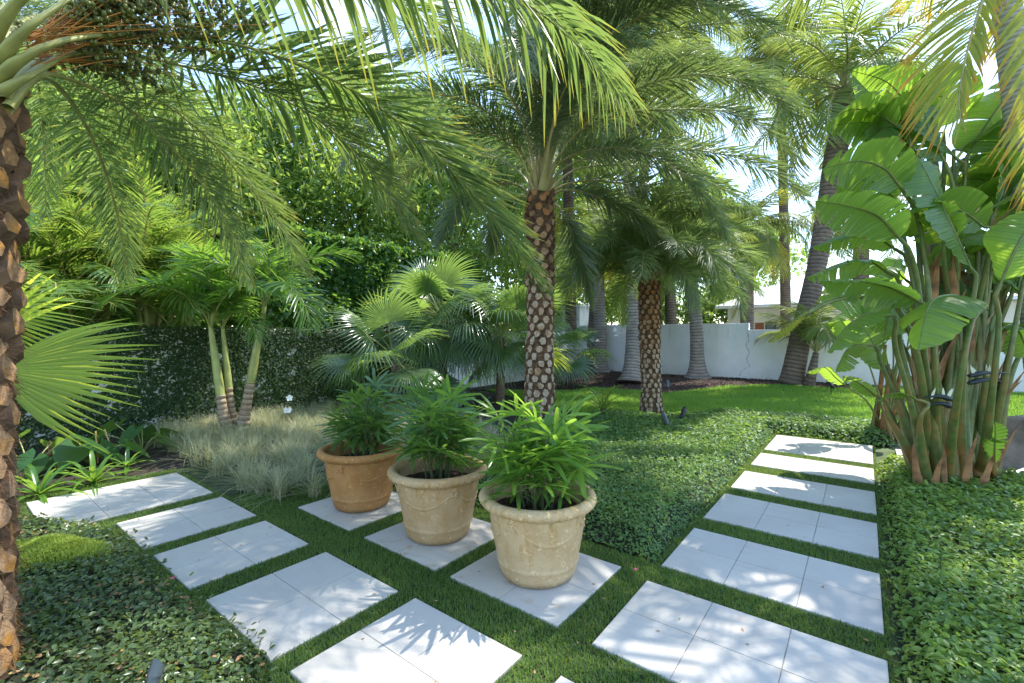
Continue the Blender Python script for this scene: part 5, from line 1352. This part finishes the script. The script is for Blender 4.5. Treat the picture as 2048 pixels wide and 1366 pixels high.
def tree(name, label, base, h, R, n, L, mat, seed, w=.5, z0=.15, clumps=60, cat='tree', group=None, squash=1.0):
    r_ = np.random.default_rng(seed); base = np.asarray(base, float)
    t = thing(name, label, cat, base, 0, group)
    mb = MB(); C = catmull([(0, 0, -.05), (.1, .05, h*.35), (-.05, .1, h*.8)], 14); tube(mb, C, np.linspace(.16, .05, 14), 10, up=(1, 0, 0))
    cc = []
    for i in range(clumps):
        a = r_.uniform(0, 2*PI); z = h*(z0+(1-z0)*r_.random()); f = (z/h-z0)/(1-z0)
        rr = R*math.sqrt(r_.random())*(.75+.35*math.sin(PI*min(1, f+.15)))*(1-.5*max(0, f-.75)/.25)
        cc.append((rr*math.cos(a), rr*math.sin(a)*squash, z))
    cc = np.array(cc)
    for c in cc[::4]:
        i = min(13, int(c[2]/h*13*.8)); a_ = C[max(i-2, 0)]
        tube(mb, catmull([a_, (a_+c)/2+[0, 0, .1], c], 6), np.linspace(.035, .01, 6), 5, cap=False)
    obj('trunk', mb.mesh('trunk', M['bark']), t)
    k = r_.integers(0, clumps, n); P = cc[k]+r_.normal(0, 1, (n, 3))*np.array([.5, .5, .36])*R*.33
    P[:, 2] = np.maximum(P[:, 2], .05)
    obj('crown', leaf_cloud(P, L, mat, 'crown', .6, w), t)
    return t
TR = [(30, 13.5, 10.5, 2.6, 'tree_bright', 'tall yellow green tree behind the near date palm'), (190, 14.5, 9.5, 2.6, 'tree_mid', 'tall leafy tree above the left half of the ivy wall'),
      (350, 13.0, 8.0, 2.3, 'tree_bright', 'bright leafy tree behind the three slim palms'), (540, 15.5, 8.8, 2.6, 'tree_mid', 'tall leafy tree right of the three slim palms'),
      (720, 16.5, 10.5, 2.8, 'tree_bright', 'tall bright tree behind the fan palms'), (900, 19, 11.5, 3.2, 'tree_mid', 'tall leafy tree behind the middle palm crown'),
      (-140, 12.5, 10, 2.6, 'tree_mid', 'leafy tree at the far left behind the wall')]
for i, (px, d, h, R, m, lab) in enumerate(TR):
    p = W(px, 665, d); p[2] = -.03
    tree('broadleaf_tree', lab, p, h, R*1.25, 30000, .21, M[m], 700+i, .42, .12, 120, group='trees behind the ivy wall')
for i, (px, d, h, R, n, lab) in enumerate([(1420, 27, 3.6, 1.8, 3500, 'round shrub beyond the wall left of the house'), (1460, 30, 5.5, 2.0, 4000, 'small tree beside the neighbouring house'),
                                           (1245, 33, 7.5, 3.2, 6000, 'far leafy tree seen between the ringed trunks'), (1085, 26, 8, 3.0, 6000, 'far leafy tree behind the wall pillar'), (1010, 25, 12.5, 3.6, 16000, 'tall tree far behind the middle palm crown, just left of its trunk'), (1190, 27, 13.5, 3.8, 16000, 'tall tree far behind the two palms by the pillar'), (1370, 29, 12.0, 3.6, 16000, 'tall tree far behind the palm with the bulging foot'), (1545, 34, 9.5, 3.4, 9000, 'tree rising behind the neighbouring house roof'), (2120, 24, 6.0, 2.6, 5000, 'far leafy tree behind the right end of the wall')]):
    p = W(px, 665, d); p[2] = -.03
    tree('broadleaf_tree', lab, p, h, R, n, .30 if h > 9 else .24, M['tree_bright' if h > 9 else 'tree_mid'], 720+i, .5, .12, 50, group='trees beyond the white wall')

# ================================================================== HOUSE AND CAR
hx0, hx1, hy = -6.2, 8.0, 28.0
hs_ = thing('house', 'low cream house with a white ribbed roof beyond the wall', 'house', (1, hy+4, 0))
ho = np.array([1, hy+4, 0])
mb = MB(); box(mb, (hx0, hy, -.03), (hx1, hy+8, 3.05)); obj('wall', mb.mesh('wall', M['house_wall'], ho, smooth=False), hs_)
mb = MB(); e = .55
rf = np.array([(hx0-e, hy-e, 3.06), (hx1+e, hy-e, 3.06), (hx1+e, hy+8+e, 3.06), (hx0-e, hy+8+e, 3.06), (hx0+3.2, hy+4, 5.0), (hx1-3.2, hy+4, 5.0)])
rf2 = rf+[0, 0, .16]
mb.add(np.vstack([rf, rf2]), [(6, 7, 11, 10), (8, 9, 10, 11), (0, 3, 2, 1), (0, 1, 7, 6), (1, 2, 8, 7), (2, 3, 9, 8), (3, 0, 6, 9)], [(7, 8, 11), (9, 6, 10)])
ro = obj('roof', mb.mesh('roof', M['roof'], ho, smooth=False), hs_)
mb = MB()
for x in np.arange(hx0+.1, hx1, .62):
    f = np.clip((x-(hx0-e))/(3.2+e), 0, 1); f = min(f, np.clip(((hx1+e)-x)/(3.2+e), 0, 1))
    a = np.array([x, hy-e+.02, 3.225]); b_ = np.array([x, hy-e+(4+e)*f-.05, 3.225+1.94*f])
    tube(mb, np.array([a, b_]), .018, 4, cap=False)
obj('seam', mb.mesh('seam', M['seam'], ho), ro)
def hxat(px):
    a = W(px, 640, 1)-np.array([0, 0, CAMH]); return a[0]*(hy/a[1])
dx0, dx1 = hxat(1511), hxat(1528)
mb = MB(); box(mb, (dx0, hy-.05, .0), (dx1, hy-.003, 2.25)); obj('door', mb.mesh('door', M['door'], ho, smooth=False), hs_)
wx0, wx1 = hxat(1531), hxat(1570)
mb = MB(); box(mb, (wx0, hy-.05, 1.1), (wx1, hy-.003, 2.3)); wf = obj('window', mb.mesh('window', M['frame'], ho, smooth=False), hs_)
mb = MB(); wm = (wx0+wx1)/2
box(mb, (wx0+.06, hy-.058, 1.16), (wm-.03, hy-.052, 2.24)); box(mb, (wm+.03, hy-.058, 1.16), (wx1-.06, hy-.052, 2.24)); obj('pane', mb.mesh('pane', M['glass'], ho, smooth=False), wf)
# parked car: only its roof shows over the wall
cc = W(1560, 665, 21.5); cc[2] = -.02
car = thing('parked_car', 'white car parked beyond the wall, only its roof showing', 'car', cc)
def prism(mb, prof, y0, y1, mat=0, inset=0):
    prof = np.array(prof); k = len(prof)
    A = np.c_[prof[:, 0], np.full(k, y0), prof[:, 1]]; B_ = np.c_[prof[:, 0], np.full(k, y1), prof[:, 1]]
    if inset:
        hi = prof[:, 1] > 1.2; A[hi, 1] += inset; B_[hi, 1] -= inset
    V = np.vstack([A, B_]); Q = [(i, (i+1) % k, k+(i+1) % k, k+i) for i in range(k)]
    c0 = A.mean(0); c1 = B_.mean(0)
    mb.add(np.vstack([V, c0, c1]), Q, [(2*k, (i+1) % k, i) for i in range(k)]+[(2*k+1, k+i, k+(i+1) % k) for i in range(k)], mat=mat)
mb = MB(); prism(mb, [(-2.3, .4), (-2.35, .95), (-1.9, 1.1), (-1.5, 1.15), (-.75, 1.78), (1.6, 1.84), (2.15, 1.2), (2.3, 1.1), (2.3, .4)], -.92, .92, 0, .18)
body = obj('body', mb.mesh('body', M['car'], smooth=False), car)
mb = MB(); prism(mb, [(-1.3, 1.24), (-.75, 1.68), (1.4, 1.72), (1.85, 1.24)], -.86, .86, 0, .1); 
for s_ in (-1, 1):
    mb = MB(); y_ = s_*.80
    mb.add(np.array([(-1.25, s_*.9, 1.22), (1.8, s_*.9, 1.22), (1.4, s_*.78, 1.68), (-.72, s_*.78, 1.66)]), [(0, 1, 2, 3)]); obj('side_window', mb.mesh('side_window', M['glass'], smooth=False), car)
    for x in (-1.4, 1.4):
        mb = MB(); tube(mb, np.array([[x, s_*.72, .34], [x, s_*.94, .34]]), .34, 20); w_ = obj('wheel', mb.mesh('wheel', M['rubber']), car)
        mb = MB(); tube(mb, np.array([[x, s_*.94, .34], [x, s_*.95, .34]]), .2, 16); obj('rim', mb.mesh('rim', M['grey_metal']), w_)

# ================================================================== SMALL PLANTS AND THINGS
def rosette(name, label, base, n, L, w, mat, el0, el1, droop, seed, cat='plant', group=None, k=6):
    r_ = np.random.default_rng(seed)
    t = thing(name, label, cat, base, 0, group)
    for i in range(n):
        az = i*2.4+r_.uniform(-.3, .3); el = el0+(el1-el0)*(i/n)+r_.uniform(-.12, .12); ll = L*r_.uniform(.75, 1.15)
        u_ = np.linspace(0, 1, k); d = np.array([math.cos(az)*math.cos(el), math.sin(az)*math.cos(el), math.sin(el)])
        P = d[None]*(ll*u_)[:, None]+np.array([0, 0, .0]); P[:, 2] -= droop*ll*u_**2.2; P[:, 2] = np.maximum(P[:, 2], .01)+.005
        s = np.array([-math.sin(az), math.cos(az), 0]); N = np.cross(s, d); N = N*np.sign(N[2]+1e-9)
        mb = MB(); ribbons(mb, P[None], np.interp(u_, [0, .1, .5, .85, 1], [.7, .9, 1, .55, .04])[None]*w, s[None, None], .4, N[None, None])
        obj('leaf', mb.mesh('leaf', mat), t)
    return t
rosette('crinum_lily', 'strap leaved lily in the left bed next to the near palm', G(78, 992), 20, .62, .024, M['lily'], .2, 1.25, .45, 1, group='lilies in the left bed')
rosette('crinum_lily', 'strap leaved lily in the left bed beside the far slab', G(188, 968), 18, .60, .024, M['lily'], .2, 1.2, .45, 2, group='lilies in the left bed')
rosette('crinum_lily', 'small strap leaved lily at the end of left bed by the striped grass', G(255, 935), 10, .45, .022, M['lily'], .3, 1.2, .4, 3, group='lilies in the left bed')
rosette('bromeliad', 'spiky dark green bromeliad against the white wall between ringed palms', Bz(1232, 742, .15), 22, .95, .045, M['taro'], .25, 1.35, .25, 4)
rosette('low_plant', 'dark strappy plants at the foot of the wall left of ringed palms', Bz(1160, 742, .12), 26, .85, .03, M['taro'], .2, 1.2, .35, 5)
rosette('low_plant', 'dark strappy plant at the foot of the wall under the pillar', Bz(1132, 745, .12), 22, .8, .03, M['taro'], .2, 1.2, .35, 6)
cyc = thing('cycad', 'small feathery cycad between the middle palm and lawn', 'plant', G(1206, 826))
CY = feather(arc(.8, .9, 1.3), [M['lily'], M['cane']], 30, .15, .009, .006, .1, .1, .3, .1, k=3)
for i in range(14): obj('frond', CY, cyc, TRS((0, 0, .05), i*2.4, -.5+.08*i, 0, 1.0))
mb = MB(); tube(mb, np.array([[0, 0, 0], [0, 0, .1]]), [.08, .05], 10, up=(1, 0, 0)); obj('trunk', mb.mesh('trunk', M['bark']), cyc)
# taro leaves in the left bed
def heart(L, mat):
    mb = MB(); n = 15; u_ = np.linspace(0, 1, n); w = L*.42*np.interp(u_, [0, .08, .3, .65, 1], [.55, .85, 1, .6, .0])
    X = u_*L-.18*L*0
    rows = []
    for q in (-1, -.5, 0, .5, 1):
        x = X-np.abs(q)**1.5*.28*L*np.interp(u_, [0, .3, 1], [1, .2, 0]); rows.append(np.c_[x, q*w, -.10*L*u_**2+.06*L*abs(q)-.0*x])
    V = np.stack(rows, 1).reshape(-1, 3); idx = np.arange(n*5).reshape(n, 5)
    mb.add(V, np.stack([idx[:-1, :-1], idx[:-1, 1:], idx[1:, 1:], idx[1:, :-1]], -1).reshape(-1, 4), v=rng.random())
    return mb.mesh('leaf', mat)
HE = [heart(.42, M['taro']), heart(.36, M['lily']), heart(.5, M['taro'])]
for k_, (px, py, lab, n) in enumerate([(60, 950, 'heart leaved plant low behind the near palm trunk', 7), (175, 925, 'heart leaved plant in front of the ivy, left bed', 8), (285, 905, 'heart leaved plant beside the striped grass', 7)]):
    p = G(px, py); t = thing('elephant_ear', lab, 'plant', p, 0, 'heart leaved plants in the left bed')
    for i in range(n):
        az = i*2.4+k_; h = rng.uniform(.15, .42); r = rng.uniform(.1, .4); e_ = np.array([r*math.cos(az), r*math.sin(az), h])
        mb = MB(); tube(mb, catmull([(0, 0, 0), e_*.5+[0, 0, .05], e_], 8), .007, 5, cap=False); st_ = obj('stalk', mb.mesh('stalk', M['shaft']), t)
        obj('leaf', HE[(i+k_) % 3], t, TRS(e_, az, -.5+rng.uniform(-.2, .2), rng.uniform(-.3, .3), rng.uniform(.75, 1.1)))
for i, (p0, p1, lab) in enumerate([((196, 925), (191, 862), 'upright bamboo stake in the left bed'), ((232, 918), (209, 858), 'leaning bamboo stake in the left bed')]):
    a = G(*p0); dd_ = CAMH*FPX/(p0[1]-669.5); e_ = W(*p1, dd_); mb = MB(); tube(mb, np.linspace(a-[0, 0, .03], e_, 6), .009, 8, up=(1, 0, 0))
    o = tag(obj('garden_stake', mb.mesh('garden_stake', M['stick'], a)), lab, 'stake', 'bamboo stakes'); o.location = tuple(a)
a = G(112, 935); dd_ = CAMH*FPX/(935-669.5)
dr = thing('dried_flower', 'dried orange flower spike in the left bed', 'plant', a)
mb = MB(); C = catmull([a, W(104, 915, dd_), W(95, 888, dd_)], 12); tube(mb, C, .008, 6, up=(1, 0, 0)); obj('stalk', mb.mesh('stalk', M['stick'], a), dr)
mb = MB(); q = C[rng.integers(4, 12, 60)]+rng.normal(0, .012, (60, 3)); d = nrm(rng.normal(0, .5, (60, 3))+[0, 0, 1]); ribbons(mb, np.stack([q, q+d*.05], 1), np.array([.012, .002])[None], nrm(np.cross(d, rng.normal(0, 1, (60, 3))))[:, None])
obj('seed_head', mb.mesh('seed_head', M['litter'], a), dr)

# orchids
def orchid(label, p, blooms, sc, stem_to=None):
    p = np.asarray(p, float); base = p.copy() if stem_to is None else np.asarray(stem_to, float)
    t = thing('orchid', label, 'flower', base)
    mb = MB(); tube(mb, catmull([base, (base+p)/2+[0, 0, .08], p], 10), .004, 5, cap=False); obj('stem', mb.mesh('stem', M['shaft'], base), t)
    toc = -np.array([fwd[0], fwd[1], -.1])
    for i in range(blooms):
        c = p+rng.normal(0, .03, 3)*sc*[1, 1, 1.6]-[0, 0, .05*i*sc]; mb = MB(); n_ = nrm(toc+rng.normal(0, .25, 3)); s0_ = nrm(np.cross(n_, [0, 0, 1])); t0_ = np.cross(s0_, n_)
        for j in range(5):
            a_ = j*2*PI/5+.3; d = s0_*math.cos(a_)+t0_*math.sin(a_); u_ = np.linspace(0, 1, 4); P = c+np.outer(u_*.045*sc, d)+np.outer(u_**2*.012*sc, n_)
            ribbons(mb, P[None], np.array([.25, 1, .9, .15])[None]*.02*sc, np.cross(d, n_)[None, None])
        obj('bloom', mb.mesh('bloom', M['petal'], base), t)
    for a_ in (-.8, .6, 2.3):
        mb = MB(); d = np.array([math.cos(a_), math.sin(a_), .25]); u_ = np.linspace(0, 1, 5); P = base+np.outer(u_*.2, d); P[:, 2] -= .08*u_**2
        ribbons(mb, P[None], np.array([.5, 1, 1, .7, .1])[None]*.028, nrm(np.cross(d, [0, 0, 1]))[None, None]); obj('leaf', mb.mesh('leaf', M['taro'], base), t)
g0 = G(575, 858)
orchid('white orchid blooms above the striped grass near the ivy wall', W(577, 812, 7.6), 3, 1.25, g0)
orchid('white orchid blooms fixed to the dark ringed palm near the pillar', W(1188, 672, 17.5), 6, 2.6, W(1188, 655, 17.58))
orchid('white orchid spray arching right from the pale ringed palm', W(1233, 662, 17.0), 4, 2.0, W(1206, 655, 17.2))

# garden spotlights
def spot(label, base, s, az, mat='black_metal', tilt=.7):
    t = thing('garden_spotlight', label, 'garden light', base, az, 'garden spotlights')
    t.scale = (s, s, s)
    mb = MB(); tube(mb, np.array([[0, 0, -.04], [0, 0, .16]]), [.008, .009], 8, up=(1, 0, 0)); obj('stake', mb.mesh('stake', M[mat]), t)
    mb = MB(); c = np.array([0, 0, .19]); d = np.array([math.cos(tilt), 0, math.sin(tilt)])
    C = c+np.outer(np.array([-.07, -.068, -.03, .02, .06, .075]), d); tube(mb, C, [.012, .026, .03, .031, .034, .034], 14, cap=True, up=(0, 1, 0)); b_ = obj('lamp_head', mb.mesh('lamp_head', M[mat]), t)
    mb = MB(); m = 12; a_ = np.linspace(-1.7, 1.7, m); sd = np.array([0, 1., 0]); up_ = np.cross(d, sd)*-1
    up_ = up_*np.sign(up_[2])
    for q in range(1):
        r0 = .0345; ring0 = C[-1]-d*.03+r0*(np.outer(np.sin(a_), sd)+np.outer(np.cos(a_), up_)); ln = .05+.03*np.cos(a_)
        ring1 = ring0+d[None]*ln[:, None]
        mb.add(np.vstack([ring0, ring1, ring0*1.0+0.002*(np.outer(np.sin(a_), sd)+np.outer(np.cos(a_), up_)), ring1+0.002*(np.outer(np.sin(a_), sd)+np.outer(np.cos(a_), up_))]), [(i, i+1, m+i+1, m+i) for i in range(m-1)]+[(2*m+i, 3*m+i, 3*m+i+1, 2*m+i+1) for i in range(m-1)])
    obj('hood', mb.mesh('hood', M[mat]), t)
spot('black spotlight on a stake at the right end of mulch bed', Bz(1662, 790, .1), 1.35, 2.2)
spot('black spotlight among ground cover right of the smaller date palm', G(1365, 856), 1.2, 1.5)
spot('grey spotlight in the mulch by the lawn edge', Bz(1335, 790, .02), 1.3, 1.9, 'grey_metal')
spot('grey spotlight at the foot of the smaller date palm', G(1332, 870), 1.2, 2.4, 'grey_metal')
spot('big grey spotlight hood in the left bed at the bottom edge', W(304, 1440, 1.9)*[1, 1, 0]+[0, 0, -.01], .8, 2.0, 'grey_metal', 1.15)

# fallen petals
for px, py, lab in [(1557, 874, 'red petal on the farthest slab of right path'), (1272, 1139, 'pink petal on the turf at the hedge corner'), (1996, 1326, 'pink bloom lying on the right ground cover'), (345, 1157, 'pink bloom at the edge of the left ground cover')]:
    p = G(px, py, .1 if px > 1900 or px < 400 else .035); mb = MB()
    for j in range(5):
        a_ = j*1.256; d = np.array([math.cos(a_), math.sin(a_), .35]); u_ = np.linspace(0, 1, 4); P = np.outer(u_*.016, d)
        ribbons(mb, P[None], np.array([.3, 1, .9, .2])[None]*.007, np.cross(d, [0, 0, 1.])[None, None])
    o = tag(obj('fallen_petal', mb.mesh('fallen_petal', M['pink'])), lab, 'petal', 'fallen petals'); o.location = tuple(p)
